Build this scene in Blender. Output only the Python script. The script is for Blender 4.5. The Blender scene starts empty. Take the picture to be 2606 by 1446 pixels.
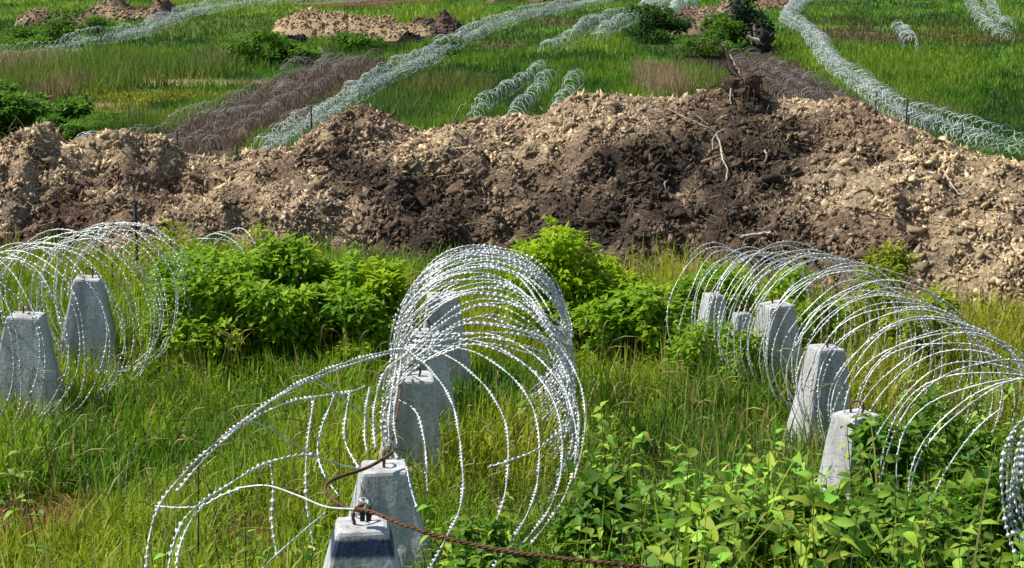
import bpy, bmesh, math, random
import numpy as np
from mathutils import Vector

random.seed(7)
RNG = np.random.default_rng(11)
SC = bpy.context.scene
COL = SC.collection

# ------------------------------------------------------------------ camera
FPX = 4200.0                       # focal length in photograph pixels (2606 wide)
PITCH = math.radians(13.04)
cam_d = bpy.data.cameras.new('camera')
cam_d.sensor_width = 36.0
cam_d.lens = 36.0 * FPX / 2606.0
cam_d.clip_start = 0.1
cam_d.clip_end = 6000.0
cam = bpy.data.objects.new('camera', cam_d)
COL.objects.link(cam)
cam.location = (0, 0, 0)
cam.rotation_euler = (math.radians(90) - PITCH, 0, 0)
SC.camera = cam

# ------------------------------------------------------------------ light
SUN = Vector((-0.60, 0.09, 0.76)).normalized()       # towards the sun: high, left, a little beyond the scene
w = bpy.data.worlds.new('World')
SC.world = w
w.use_nodes = True
nt = w.node_tree
sky = nt.nodes.new('ShaderNodeTexSky')
sky.sky_type = 'NISHITA'
sky.sun_disc = False
sky.sun_elevation = math.asin(SUN.z)
sky.sun_rotation = math.atan2(SUN.x, SUN.y)
nt.links.new(sky.outputs[0], nt.nodes['Background'].inputs[0])
nt.nodes['Background'].inputs[1].default_value = 0.085
sd = bpy.data.lights.new('sun', 'SUN')
sd.energy = 4.8
sd.angle = math.radians(0.5)
sd.color = (1.0, 0.95, 0.86)
so = bpy.data.objects.new('sun', sd)
COL.objects.link(so)
so.rotation_euler = (-SUN).to_track_quat('-Z', 'Y').to_euler()
SC.view_settings.view_transform = 'Standard'
SC.view_settings.look = 'None'
SC.view_settings.exposure = 0.46
SC.view_settings.gamma = 1.0
SC.view_settings.use_curve_mapping = False
SC.cycles.max_bounces = 6
SC.cycles.transparent_max_bounces = 4

# ------------------------------------------------------------------ helpers
CP, SP = math.cos(PITCH), math.sin(PITCH)

def U(u, v, D):
    """world point seen at photograph pixel (u, v) at depth D along the camera axis"""
    a = (u - 1303.0) / FPX * D
    b = (723.0 - v) / FPX * D
    return np.array([a, D * CP + b * SP, -D * SP + b * CP])

def Uy(u, v, y):
    k = (723.0 - v) / FPX
    return U(u, v, y / (CP + k * SP))

def tag(o, label=None, cat=None, group=None, kind=None):
    if label: o['label'] = label
    if cat: o['category'] = cat
    if group: o['group'] = group
    if kind: o['kind'] = kind
    return o

def empty(name, loc=(0, 0, 0), rz=0.0):
    o = bpy.data.objects.new(name, None)
    o.empty_display_size = 0.1
    o.location = [float(c) for c in loc]
    o.rotation_euler = (0, 0, rz)
    COL.objects.link(o)
    return o

def mesh(name, V, F, mat, colors=None, smooth=False):
    V = np.asarray(V, dtype=np.float32).reshape(-1, 3)
    F = np.asarray(F, dtype=np.int32)
    n, k = F.shape
    me = bpy.data.meshes.new(name)
    me.vertices.add(len(V))
    me.vertices.foreach_set('co', V.ravel())
    me.loops.add(n * k)
    me.loops.foreach_set('vertex_index', F.ravel())
    me.polygons.add(n)
    me.polygons.foreach_set('loop_start', np.arange(0, n * k, k, dtype=np.int32))
    if smooth:
        me.polygons.foreach_set('use_smooth', np.ones(n, dtype=bool))
    if colors is not None:
        c = np.asarray(colors, dtype=np.float32).reshape(-1, 3)
        c4 = np.ones((len(c), 4), dtype=np.float32)
        c4[:, :3] = c
        at = me.color_attributes.new('Col', 'FLOAT_COLOR', 'POINT')
        at.data.foreach_set('color', c4.ravel())
    me.materials.append(mat)
    me.update(calc_edges=True)
    me.validate()
    return me

def obj(name, me, parent=None):
    o = bpy.data.objects.new(name, me)
    COL.objects.link(o)
    if parent is not None:
        o.parent = parent
    return o

def _hash(ix, iy, iz, seed):
    h = (ix.astype(np.int64) * 374761393 + iy.astype(np.int64) * 668265263 + iz.astype(np.int64) * 2147483647 + seed * 974634777) & 0xffffffff
    h = ((h ^ (h >> 13)) * 1274126177) & 0xffffffff
    h = h ^ (h >> 16)
    return (h & 0xffff) / 65535.0

def vnoise(x, y, z=None, seed=0):
    x = np.asarray(x, float); y = np.asarray(y, float)
    z = np.zeros_like(x) if z is None else np.asarray(z, float)
    x, y, z = np.broadcast_arrays(x, y, z)
    ix, iy, iz = np.floor(x), np.floor(y), np.floor(z)
    fx, fy, fz = x - ix, y - iy, z - iz
    fx = fx * fx * (3 - 2 * fx); fy = fy * fy * (3 - 2 * fy); fz = fz * fz * (3 - 2 * fz)
    ix, iy, iz = ix.astype(np.int64), iy.astype(np.int64), iz.astype(np.int64)
    r = 0
    for dx in (0, 1):
        for dy in (0, 1):
            for dz in (0, 1):
                wgt = (fx if dx else 1 - fx) * (fy if dy else 1 - fy) * (fz if dz else 1 - fz)
                r = r + wgt * _hash(ix + dx, iy + dy, iz + dz, seed)
    return r * 2 - 1

def fbm(x, y, z=None, oct=4, seed=0, gain=0.5):
    r = 0; a = 1.0; s = 1.0
    for i in range(oct):
        r = r + a * vnoise(np.asarray(x) * s, np.asarray(y) * s, None if z is None else np.asarray(z) * s, seed + i * 17)
        a *= gain; s *= 2.03
    return r

def sstep(a, b, x):
    t = np.clip((x - a) / (b - a), 0, 1)
    return t * t * (3 - 2 * t)

def lerp3(a, b, t):
    return a + (np.asarray(b) - a) * t[..., None]

def spline(pts, n):
    """Catmull-Rom through pts (k, d), n samples, evenly spaced by length"""
    P = np.asarray(pts, float)
    P = np.vstack([2 * P[0] - P[1], P, 2 * P[-1] - P[-2]])
    out = []
    for i in range(1, len(P) - 2):
        t = np.linspace(0, 1, 24, endpoint=False)[:, None]
        a, b, c, d = P[i - 1], P[i], P[i + 1], P[i + 2]
        out.append(0.5 * ((2 * b) + (-a + c) * t + (2 * a - 5 * b + 4 * c - d) * t ** 2 + (-a + 3 * b - 3 * c + d) * t ** 3))
    out.append(P[-2][None])
    Q = np.vstack(out)
    L = np.concatenate([[0], np.cumsum(np.linalg.norm(np.diff(Q[:, :3], axis=0), axis=1))])
    s = np.linspace(0, L[-1], n)
    return np.stack([np.interp(s, L, Q[:, j]) for j in range(Q.shape[1])], 1)

def frames(P):
    T = np.gradient(P, axis=0)
    T /= np.linalg.norm(T, axis=1)[:, None] + 1e-9
    ref = np.where(np.abs(T[:, 2:3]) > 0.92, np.array([[1.0, 0, 0]]), np.array([[0, 0, 1.0]]))
    B = np.cross(T, ref); B /= np.linalg.norm(B, axis=1)[:, None] + 1e-9
    N = np.cross(B, T)
    return T, B, N

def tube(P, rad, sides=5):
    """verts, quads of a tube along P with radius rad (scalar or per point); ends closed to a point"""
    P = np.asarray(P, float)
    n = len(P)
    rad = np.broadcast_to(np.asarray(rad, float), (n,))
    T, B, N = frames(P)
    a = np.arange(sides) / sides * 2 * math.pi
    V = P[:, None] + rad[:, None, None] * (np.cos(a)[None, :, None] * B[:, None] + np.sin(a)[None, :, None] * N[:, None])
    idx = np.arange(n * sides).reshape(n, sides)
    q = np.stack([idx[:-1], np.roll(idx[:-1], -1, 1), np.roll(idx[1:], -1, 1), idx[1:]], -1).reshape(-1, 4)
    return V.reshape(-1, 3), q

def join(parts):
    Vs, Fs, o = [], [], 0
    for V, F in parts:
        Vs.append(V); Fs.append(np.asarray(F) + o); o += len(V)
    return np.vstack(Vs), np.vstack(Fs)

# ------------------------------------------------------------------ materials
def nmat(name, rough=0.9, spec=0.2):
    m = bpy.data.materials.new(name)
    m.use_nodes = True
    t = m.node_tree
    b = t.nodes['Principled BSDF']
    b.inputs['Roughness'].default_value = rough
    b.inputs['Specular IOR Level'].default_value = spec
    return m, t, b

def attr_soil(name, scale, amt, bump, rough=0.95, dist=0.02):
    m, t, b = nmat(name, rough, 0.1)
    at = t.nodes.new('ShaderNodeAttribute'); at.attribute_name = 'Col'
    tc = t.nodes.new('ShaderNodeTexCoord')
    no = t.nodes.new('ShaderNodeTexNoise')
    no.inputs['Scale'].default_value = scale; no.inputs['Detail'].default_value = 6.0; no.inputs['Roughness'].default_value = 0.65
    mr = t.nodes.new('ShaderNodeMapRange')
    mr.inputs[1].default_value = 0.3; mr.inputs[2].default_value = 0.7
    mr.inputs[3].default_value = 1 - amt; mr.inputs[4].default_value = 1 + amt
    mx = t.nodes.new('ShaderNodeMix'); mx.data_type = 'RGBA'; mx.blend_type = 'MULTIPLY'; mx.inputs[0].default_value = 1.0
    t.links.new(tc.outputs['Object'], no.inputs['Vector'])
    t.links.new(no.outputs['Fac'], mr.inputs[0])
    t.links.new(at.outputs['Color'], mx.inputs[6])
    t.links.new(mr.outputs[0], mx.inputs[7])
    t.links.new(mx.outputs[2], b.inputs['Base Color'])
    bp = t.nodes.new('ShaderNodeBump'); bp.inputs['Strength'].default_value = bump; bp.inputs['Distance'].default_value = dist
    t.links.new(no.outputs['Fac'], bp.inputs['Height'])
    t.links.new(bp.outputs[0], b.inputs['Normal'])
    return m

def leaf_mat(name, trans=0.35, rough=0.55, spec=0.25, base=None, rnd=0.0):
    m, t, b = nmat(name, rough, spec)
    out = t.nodes['Material Output']
    tr = t.nodes.new('ShaderNodeBsdfTranslucent')
    mx = t.nodes.new('ShaderNodeMixShader'); mx.inputs[0].default_value = trans
    if base is None:
        c = t.nodes.new('ShaderNodeAttribute'); c.attribute_name = 'Col'; cs = c.outputs['Color']
    else:
        c = t.nodes.new('ShaderNodeRGB'); c.outputs[0].default_value = (*base, 1); cs = c.outputs[0]
    if rnd > 0:
        oi = t.nodes.new('ShaderNodeObjectInfo')
        hs = t.nodes.new('ShaderNodeHueSaturation')
        m1 = t.nodes.new('ShaderNodeMapRange'); m1.inputs[3].default_value = 0.5 - 0.045; m1.inputs[4].default_value = 0.5 + 0.03
        m2 = t.nodes.new('ShaderNodeMath'); m2.operation = 'MULTIPLY'; m2.inputs[1].default_value = 7.31
        m3 = t.nodes.new('ShaderNodeMath'); m3.operation = 'FRACT'
        m4 = t.nodes.new('ShaderNodeMapRange'); m4.inputs[3].default_value = 1 - rnd; m4.inputs[4].default_value = 1 + rnd
        t.links.new(oi.outputs['Random'], m1.inputs[0])
        t.links.new(oi.outputs['Random'], m2.inputs[0]); t.links.new(m2.outputs[0], m3.inputs[0]); t.links.new(m3.outputs[0], m4.inputs[0])
        t.links.new(m1.outputs[0], hs.inputs['Hue']); t.links.new(m4.outputs[0], hs.inputs['Value'])
        t.links.new(cs, hs.inputs['Color']); cs = hs.outputs[0]
    t.links.new(cs, b.inputs['Base Color']); t.links.new(cs, tr.inputs['Color'])
    t.links.new(b.outputs[0], mx.inputs[1]); t.links.new(tr.outputs[0], mx.inputs[2])
    t.links.new(mx.outputs[0], out.inputs['Surface'])
    return m

def noisy(name, c1, c2, scale, rough=0.8, spec=0.3, metal=0.0, bump=0.2, lo=0.35, hi=0.65, dist=0.01):
    m, t, b = nmat(name, rough, spec)
    b.inputs['Metallic'].default_value = metal
    tc = t.nodes.new('ShaderNodeTexCoord')
    no = t.nodes.new('ShaderNodeTexNoise'); no.inputs['Scale'].default_value = scale; no.inputs['Detail'].default_value = 5.0
    cr = t.nodes.new('ShaderNodeValToRGB')
    cr.color_ramp.elements[0].position = lo; cr.color_ramp.elements[0].color = (*c1, 1)
    cr.color_ramp.elements[1].position = hi; cr.color_ramp.elements[1].color = (*c2, 1)
    t.links.new(tc.outputs['Object'], no.inputs['Vector'])
    t.links.new(no.outputs['Fac'], cr.inputs[0]); t.links.new(cr.outputs[0], b.inputs['Base Color'])
    bp = t.nodes.new('ShaderNodeBump'); bp.inputs['Strength'].default_value = bump; bp.inputs['Distance'].default_value = dist
    t.links.new(no.outputs['Fac'], bp.inputs['Height']); t.links.new(bp.outputs[0], b.inputs['Normal'])
    return m

M_GROUND = attr_soil('ground_soil', 3.0, 0.5, 0.6)
M_SOIL = attr_soil('heap_soil', 26.0, 0.65, 1.0, 0.95, 0.06)
M_CLOD = attr_soil('clod_soil', 30.0, 0.5, 0.8)
M_GRASS = leaf_mat('grass_blade', 0.45)
M_FOL = leaf_mat('foliage', 0.5)
M_LEAF = leaf_mat('broad_leaf', 0.38, 0.6, 0.22, (0.24, 0.40, 0.045), 0.45)
M_WIRE = noisy('galvanised_wire', (0.36, 0.39, 0.39), (0.82, 0.84, 0.84), 14.0, 0.42, 0.5, 0.25, 0.0)
M_WIREFAR = noisy('weathered_wire', (0.30, 0.36, 0.35), (0.70, 0.77, 0.77), 0.6, 0.5, 0.5, 0.2, 0.0)
M_WIREDULL = noisy('rusting_wire', (0.16, 0.11, 0.095), (0.46, 0.44, 0.44), 0.7, 0.6, 0.4, 0.2, 0.0)
M_RUST = noisy('rusty_steel', (0.07, 0.035, 0.02), (0.20, 0.10, 0.055), 40.0, 0.85, 0.3, 0.3, 0.4)
M_STAKE = noisy('dark_stake', (0.015, 0.015, 0.015), (0.04, 0.035, 0.03), 20.0, 0.8, 0.3, 0.1, 0.2)
M_BARK = noisy('dark_bark', (0.03, 0.02, 0.014), (0.12, 0.08, 0.055), 18.0, 0.9, 0.2, 0.0, 0.6)
M_PALEBARK = noisy('pale_dry_wood', (0.24, 0.20, 0.15), (0.56, 0.51, 0.43), 22.0, 0.8, 0.2, 0.0, 0.5, 0.3, 0.6)
M_GREYWOOD = noisy('weathered_branch', (0.10, 0.075, 0.055), (0.34, 0.29, 0.23), 12.0, 0.85, 0.2, 0.0, 0.5, 0.35, 0.7)
M_STEM = noisy('green_stem', (0.05, 0.07, 0.02), (0.12, 0.11, 0.045), 30.0, 0.7, 0.3, 0.0, 0.2)

def concrete(name, band=False):
    m, t, b = nmat(name, 0.9, 0.25)
    tc = t.nodes.new('ShaderNodeTexCoord')
    n1 = t.nodes.new('ShaderNodeTexNoise'); n1.inputs['Scale'].default_value = 5.0; n1.inputs['Detail'].default_value = 8.0; n1.inputs['Roughness'].default_value = 0.7
    n2 = t.nodes.new('ShaderNodeTexNoise'); n2.inputs['Scale'].default_value = 60.0; n2.inputs['Detail'].default_value = 3.0
    mp = t.nodes.new('ShaderNodeMapping'); mp.inputs['Scale'].default_value = (1, 1, 0.25)
    cr = t.nodes.new('ShaderNodeValToRGB')
    e = cr.color_ramp.elements
    e[0].position = 0.30; e[0].color = (0.34, 0.35, 0.36, 1)
    e[1].position = 0.68; e[1].color = (0.70, 0.71, 0.72, 1)
    c2 = t.nodes.new('ShaderNodeValToRGB')
    c2.color_ramp.elements[0].position = 0.34; c2.color_ramp.elements[0].color = (0.62, 0.62, 0.62, 1)
    c2.color_ramp.elements[1].position = 0.5; c2.color_ramp.elements[1].color = (1, 1, 1, 1)
    mx = t.nodes.new('ShaderNodeMix'); mx.data_type = 'RGBA'; mx.blend_type = 'MULTIPLY'; mx.inputs[0].default_value = 0.8
    L = t.links.new
    L(tc.outputs['Object'], mp.inputs[0]); L(mp.outputs[0], n1.inputs['Vector']); L(tc.outputs['Object'], n2.inputs['Vector'])
    L(n1.outputs['Fac'], cr.inputs[0]); L(n2.outputs['Fac'], c2.inputs[0])
    L(cr.outputs[0], mx.inputs[6]); L(c2.outputs[0], mx.inputs[7])
    last = mx.outputs[2]
    if band:      # a dark blue band just below this block's top, edges broken by noise
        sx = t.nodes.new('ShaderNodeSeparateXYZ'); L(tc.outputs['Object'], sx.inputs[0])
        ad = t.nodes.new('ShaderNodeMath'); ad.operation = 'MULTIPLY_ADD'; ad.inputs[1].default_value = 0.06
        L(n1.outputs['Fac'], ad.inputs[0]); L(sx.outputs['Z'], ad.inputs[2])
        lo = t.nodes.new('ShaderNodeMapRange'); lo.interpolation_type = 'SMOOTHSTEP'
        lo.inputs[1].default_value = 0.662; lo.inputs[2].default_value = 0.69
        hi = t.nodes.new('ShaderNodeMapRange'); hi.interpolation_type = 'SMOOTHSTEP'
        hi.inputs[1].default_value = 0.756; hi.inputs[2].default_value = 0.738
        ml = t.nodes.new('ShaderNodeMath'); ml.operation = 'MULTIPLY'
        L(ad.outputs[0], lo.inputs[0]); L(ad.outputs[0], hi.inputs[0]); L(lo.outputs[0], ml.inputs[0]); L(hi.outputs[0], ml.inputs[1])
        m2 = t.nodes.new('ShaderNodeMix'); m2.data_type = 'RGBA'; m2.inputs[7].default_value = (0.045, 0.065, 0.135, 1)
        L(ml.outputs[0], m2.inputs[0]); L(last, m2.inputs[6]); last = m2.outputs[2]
    # rain streaks and air holes
    st = t.nodes.new('ShaderNodeTexNoise'); st.inputs['Scale'].default_value = 9.0; st.inputs['Detail'].default_value = 4.0
    ms = t.nodes.new('ShaderNodeMapping'); ms.inputs['Scale'].default_value = (1, 1, 0.08)
    rs = t.nodes.new('ShaderNodeValToRGB'); rs.color_ramp.elements[0].position = 0.40; rs.color_ramp.elements[0].color = (0.42, 0.40, 0.37, 1)
    rs.color_ramp.elements[1].position = 0.56; rs.color_ramp.elements[1].color = (1, 1, 1, 1)
    vo = t.nodes.new('ShaderNodeTexVoronoi'); vo.inputs['Scale'].default_value = 22.0
    rv = t.nodes.new('ShaderNodeValToRGB'); rv.color_ramp.elements[0].position = 0.10; rv.color_ramp.elements[0].color = (0.35, 0.34, 0.33, 1)
    rv.color_ramp.elements[1].position = 0.17; rv.color_ramp.elements[1].color = (1, 1, 1, 1)
    L(tc.outputs['Object'], ms.inputs[0]); L(ms.outputs[0], st.inputs['Vector']); L(st.outputs['Fac'], rs.inputs[0])
    L(tc.outputs['Object'], vo.inputs['Vector']); L(vo.outputs['Distance'], rv.inputs[0])
    x1 = t.nodes.new('ShaderNodeMix'); x1.data_type = 'RGBA'; x1.blend_type = 'MULTIPLY'; x1.inputs[0].default_value = 0.45
    x2 = t.nodes.new('ShaderNodeMix'); x2.data_type = 'RGBA'; x2.blend_type = 'MULTIPLY'; x2.inputs[0].default_value = 0.8
    L(last, x1.inputs[6]); L(rs.outputs[0], x1.inputs[7]); L(x1.outputs[2], x2.inputs[6]); L(rv.outputs[0], x2.inputs[7]); last = x2.outputs[2]
    L(last, b.inputs['Base Color'])
    bp = t.nodes.new('ShaderNodeBump'); bp.inputs['Strength'].default_value = 0.35; bp.inputs['Distance'].default_value = 0.006
    L(n2.outputs['Fac'], bp.inputs['Height']); L(bp.outputs[0], b.inputs['Normal'])
    return m

M_CONC = concrete('concrete')
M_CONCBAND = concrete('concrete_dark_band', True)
M_WATER, _t, _b = nmat('pond_water', 0.04, 0.5)
_b.inputs['Base Color'].default_value = (0.008, 0.012, 0.008, 1)
_n = _t.nodes.new('ShaderNodeTexNoise'); _n.inputs['Scale'].default_value = 2.0
_bp = _t.nodes.new('ShaderNodeBump'); _bp.inputs['Strength'].default_value = 0.06
_t.links.new(_n.outputs['Fac'], _bp.inputs['Height']); _t.links.new(_bp.outputs[0], _b.inputs['Normal'])

# ------------------------------------------------------------------ terrain
FIELD = -9.2

def terrain(x, y):
    x = np.asarray(x, float); y = np.asarray(y, float)
    near = np.interp(y, [-30, -2, 2, 6.1, 7.7, 9.9, 12, 19.5], [-1.7, -1.75, -2.2, -3.14, -3.42, -3.58, -3.65, -3.75])
    s = np.clip((y - 19.5) / 28.0, 0, 1)
    z = near + (FIELD - near) * np.where(y > 19.5, s * (1.6 - 0.6 * s), 0)
    z = np.where(y > 47.5, FIELD, z)
    fn = sstep(4, 7, y) * (1 - sstep(16, 22, y))
    z = z + fn * 0.05 * fbm(x * 0.9, y * 0.9, seed=3)
    ff = sstep(48, 60, y)
    z = z + ff * (0.16 * fbm(x * 0.12, y * 0.07, seed=5) + 0.06 * vnoise(x * 0.5, y * 0.4, seed=6))
    z = z + sstep(240, 900, y) * (6 * vnoise(x * 0.004, y * 0.004, seed=9) + 3)
    return z

# spoil heap: crest given by what the photograph shows, depth of the crest chosen
CR = [(-900, 430, 20.5), (-400, 385, 20.2), (-120, 425, 20), (0, 436, 20), (35, 418, 20), (62, 384, 20), (110, 362, 20), (170, 370, 20), (205, 418, 20), (245, 408, 20), (300, 392, 20), (370, 376, 20),
      (430, 380, 20), (490, 405, 20), (560, 432, 20), (640, 420, 20), (720, 424, 20), (800, 392, 20), (870, 340, 20), (945, 316, 20),
      (1010, 326, 20), (1080, 340, 20), (1150, 330, 20), (1210, 322, 20), (1290, 330, 20), (1370, 330, 20), (1440, 280, 19.8),
      (1520, 258, 19.6), (1610, 252, 19.5), (1700, 250, 19.4), (1790, 243, 19.3), (1900, 243, 19.2), (1985, 272, 19), (2100, 288, 18.8),
      (2180, 276, 18.6), (2260, 312, 18.2), (2350, 352, 17.7), (2450, 388, 17.2), (2560, 418, 16.7), (2640, 432, 16.4), (2900, 470, 15.8), (3400, 480, 15.5)]
_c = np.array([Uy(*r) for r in CR])
TOE = np.array([[-12, 17.2], [-6, 17.0], [-3, 17.2], [-1, 17.2], [0.4, 16.2], [0.9, 15.5], [1.6, 15.3], [2.6, 15.3], [3.6, 14.8], [4.4, 14.2], [5.0, 13.6], [6, 13.2], [9, 13.2], [12, 13.4]])

def heap(x, y, rough=True):
    x = np.asarray(x, float); y = np.asarray(y, float)
    zc = np.interp(x, _c[:, 0], _c[:, 2]); yc = np.interp(x, _c[:, 0], _c[:, 1])
    yt = np.interp(x, TOE[:, 0], TOE[:, 1]) + 0.35 * vnoise(x * 1.1, x * 0, seed=21)
    yt = np.minimum(yt, yc - 1.6)
    base = terrain(x, y)
    hgt = zc - terrain(x, yc)
    f = np.clip((y - yt) / (yc - yt), 0, 1)
    bk = np.clip(1 - (y - yc) / (hgt * 1.5 + 0.6), 0, 1)
    pf = np.sin(f * math.pi / 2) ** 1.05
    pb = bk * bk * (3 - 2 * bk)
    s = np.where(y <= yc, pf, pb)
    fade = sstep(-13.5, -11, x) * (1 - sstep(10, 12, x))
    if rough:
        nz = 0.28 * fbm(x * 1.1, y * 1.3, seed=31, oct=3) + 0.17 * (0.5 - np.abs(vnoise(x * 2.3, y * 2.6, seed=35))) + 0.045 * vnoise(x * 5.5, y * 6, seed=36)
        crest = np.exp(-((y - yc) / 0.8) ** 2)
        nz = nz * (1 - 0.65 * crest)
    else:
        nz = 0
    bump = nz * np.clip(s * 4, 0, 1)
    return base - 0.12 + (hgt * s + bump + 0.12 * np.clip(s * 6, 0, 1)) * fade

def surf(x, y):
    return np.maximum(terrain(x, y), heap(x, y))

def hit(u, v, d0=5.0, d1=260.0):
    D = np.concatenate([np.arange(d0, 30, 0.02), np.arange(30, d1, 0.2)])
    D = D[D >= d0]
    k = (723.0 - v) / FPX
    X = (u - 1303.0) / FPX * D; Y = D * (CP + k * SP); Z = D * (-SP + k * CP)
    below = Z <= surf(X, Y)
    i = int(np.argmax(below)) if below.any() else len(D) - 1
    return np.array([X[i], Y[i], float(surf(X[i], Y[i]))])

def fld(u, v):
    """point of the field (beyond the heap) that shows at pixel (u, v)"""
    k = (723.0 - v) / FPX
    D = FIELD / (-SP + k * CP)
    return U(u, v, D)

# ------------------------------------------------------------------ colour maps of ground cover
def blob(u, v, ru, rv):
    p = fld(u, v); D = p[1]
    y0 = fld(u, v + rv)[1]; y1 = fld(u, max(v - rv, -150))[1]
    return p[0], (y0 + y1) / 2, ru * D / FPX, (y1 - y0) / 2

# (u, v, ru, rv, colour, height)
PATCH = [
    (120, 215, 330, 60, (0.17, 0.235, 0.04), 1.25), (420, 190, 240, 45, (0.145, 0.225, 0.035), 1.1),
    (40, 180, 130, 30, (0.30, 0.25, 0.13), 1.1), (545, 165, 70, 32, (0.19, 0.19, 0.07), 1.1), (130, 250, 60, 35, (0.24, 0.21, 0.09), 1.0),
    (390, 255, 190, 26, (0.21, 0.24, 0.02), 0.22), (300, 290, 120, 22, (0.26, 0.25, 0.06), 0.3), (540, 212, 190, 13, (0.40, 0.33, 0.15), 0.18),
    (330, 300, 80, 14, (0.42, 0.35, 0.17), 0.2), (230, 275, 60, 12, (0.38, 0.32, 0.14), 0.2),
    (740, 310, 130, 30, (0.16, 0.16, 0.025), 0.15), (560, 395, 70, 30, (0.17, 0.16, 0.04), 0.25), (850, 235, 60, 22, (0.20, 0.21, 0.03), 0.2),
    (300, 350, 90, 40, (0.12, 0.20, 0.03), 0.9),
    (1010, 100, 190, 18, (0.055, 0.10, 0.02), 0.5), (920, 130, 120, 25, (0.06, 0.15, 0.015), 0.6),
    (1080, 88, 85, 12, (0.018, 0.016, 0.014), 0.08), (740, 105, 55, 14, (0.03, 0.026, 0.02), 0.08), (1000, 100, 30, 14, (0.015, 0.014, 0.014), 0.05),
    (250, 45, 150, 20, (0.05, 0.10, 0.02), 0.6), (620, 75, 260, 26, (0.115, 0.18, 0.03), 0.45), (80, 80, 150, 30, (0.05, 0.115, 0.02), 0.6),
    (1120, 230, 140, 28, (0.15, 0.19, 0.04), 0.75), (1000, 290, 150, 25, (0.10, 0.18, 0.035), 0.8),
    (1300, 100, 150, 16, (0.08, 0.15, 0.02), 0.4), (1290, 112, 70, 7, (0.13, 0.10, 0.05), 0.25), (1420, 150, 200, 16, (0.05, 0.13, 0.012), 0.5),
    (1690, 215, 85, 42, (0.36, 0.27, 0.16), 1.0), (1790, 215, 60, 40, (0.20, 0.24, 0.06), 0.7),
    (1880, 140, 130, 40, (0.06, 0.10, 0.025), 0.4), (1800, 155, 80, 20, (0.08, 0.07, 0.045), 0.2), (1950, 150, 40, 30, (0.10, 0.085, 0.05), 0.15),
    (2180, 95, 130, 22, (0.14, 0.12, 0.055), 0.35), (2150, 60, 110, 16, (0.08, 0.12, 0.03), 0.5), (2480, 98, 190, 22, (0.13, 0.15, 0.03), 0.4), (2330, 60, 200, 12, (0.07, 0.12, 0.02), 0.5),
    (2200, 300, 130, 30, (0.20, 0.21, 0.06), 0.25), (2400, 285, 80, 22, (0.19, 0.24, 0.05), 0.5), (1420, 60, 90, 14, (0.10, 0.10, 0.04), 0.3),
    (950, 10, 170, 10, (0.17, 0.085, 0.05), 0.12), (860, 14, 140, 9, (0.17, 0.085, 0.05), 0.12),
]
PATCH = [(*blob(*p[:4]), np.array(p[4]), p[5]) for p in PATCH]
ROW_C = [(430, 408), (520, 356), (645, 292), (752, 240), (855, 186), (905, 160)]
ROW_H = [(2170, 330), (2110, 285), (2030, 235), (1960, 190), (1925, 160)]
STRIP = [(np.array([fld(*p)[:2] for p in ROW_C]), 2.3, np.array((0.165, 0.115, 0.085))),
         (np.array([fld(*p)[:2] for p in ROW_H]), 2.3, np.array((0.15, 0.105, 0.075)))]
POND = (-18.0, -15.2, 55.0, 63.6)

def pdist(P, x, y):
    d = np.full(np.shape(x), 1e9)
    for a, b in zip(P[:-1], P[1:]):
        ab = b - a
        t = np.clip(((x - a[0]) * ab[0] + (y - a[1]) * ab[1]) / (ab @ ab), 0, 1)
        d = np.minimum(d, np.hypot(x - a[0] - t * ab[0], y - a[1] - t * ab[1]))
    return d

def field_cover(x, y):
    x = np.asarray(x, float); y = np.asarray(y, float)
    n1 = fbm(x * 0.22, y * 0.10, seed=41, oct=4, gain=0.65); n2 = vnoise(x * 0.7, y * 0.4, seed=44)
    c = np.zeros(x.shape + (3,)) + np.array((0.100, 0.225, 0.019))
    c = lerp3(c, (0.185, 0.290, 0.026), sstep(0.0, 0.8, n1))
    c = lerp3(c, (0.045, 0.115, 0.018), sstep(0.0, 0.6, -n1 + 0.3 * n2))
    h = 0.42 + 0.14 * n1 + 0.1 * n2
    wob = 0.30 * fbm(x * 0.5, y * 0.35, seed=47, oct=2)
    for px, py, rx, ry, pc, ph in PATCH:
        d = np.hypot((x - px) / rx, (y - py) / ry) + wob
        k = 1 - sstep(0.65, 1.1, d)
        c = lerp3(c, pc, k); h = h + (ph - h) * k
    for P, wd, pc in STRIP:
        k = 1 - sstep(0.75, 1.15, pdist(P, x, y) / wd + 0.5 * wob)
        c = lerp3(c, pc, k); h = h + (0.34 - h) * k
    k = sstep(165, 260, y)
    return c, np.clip(h, 0.05, 2)

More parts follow.
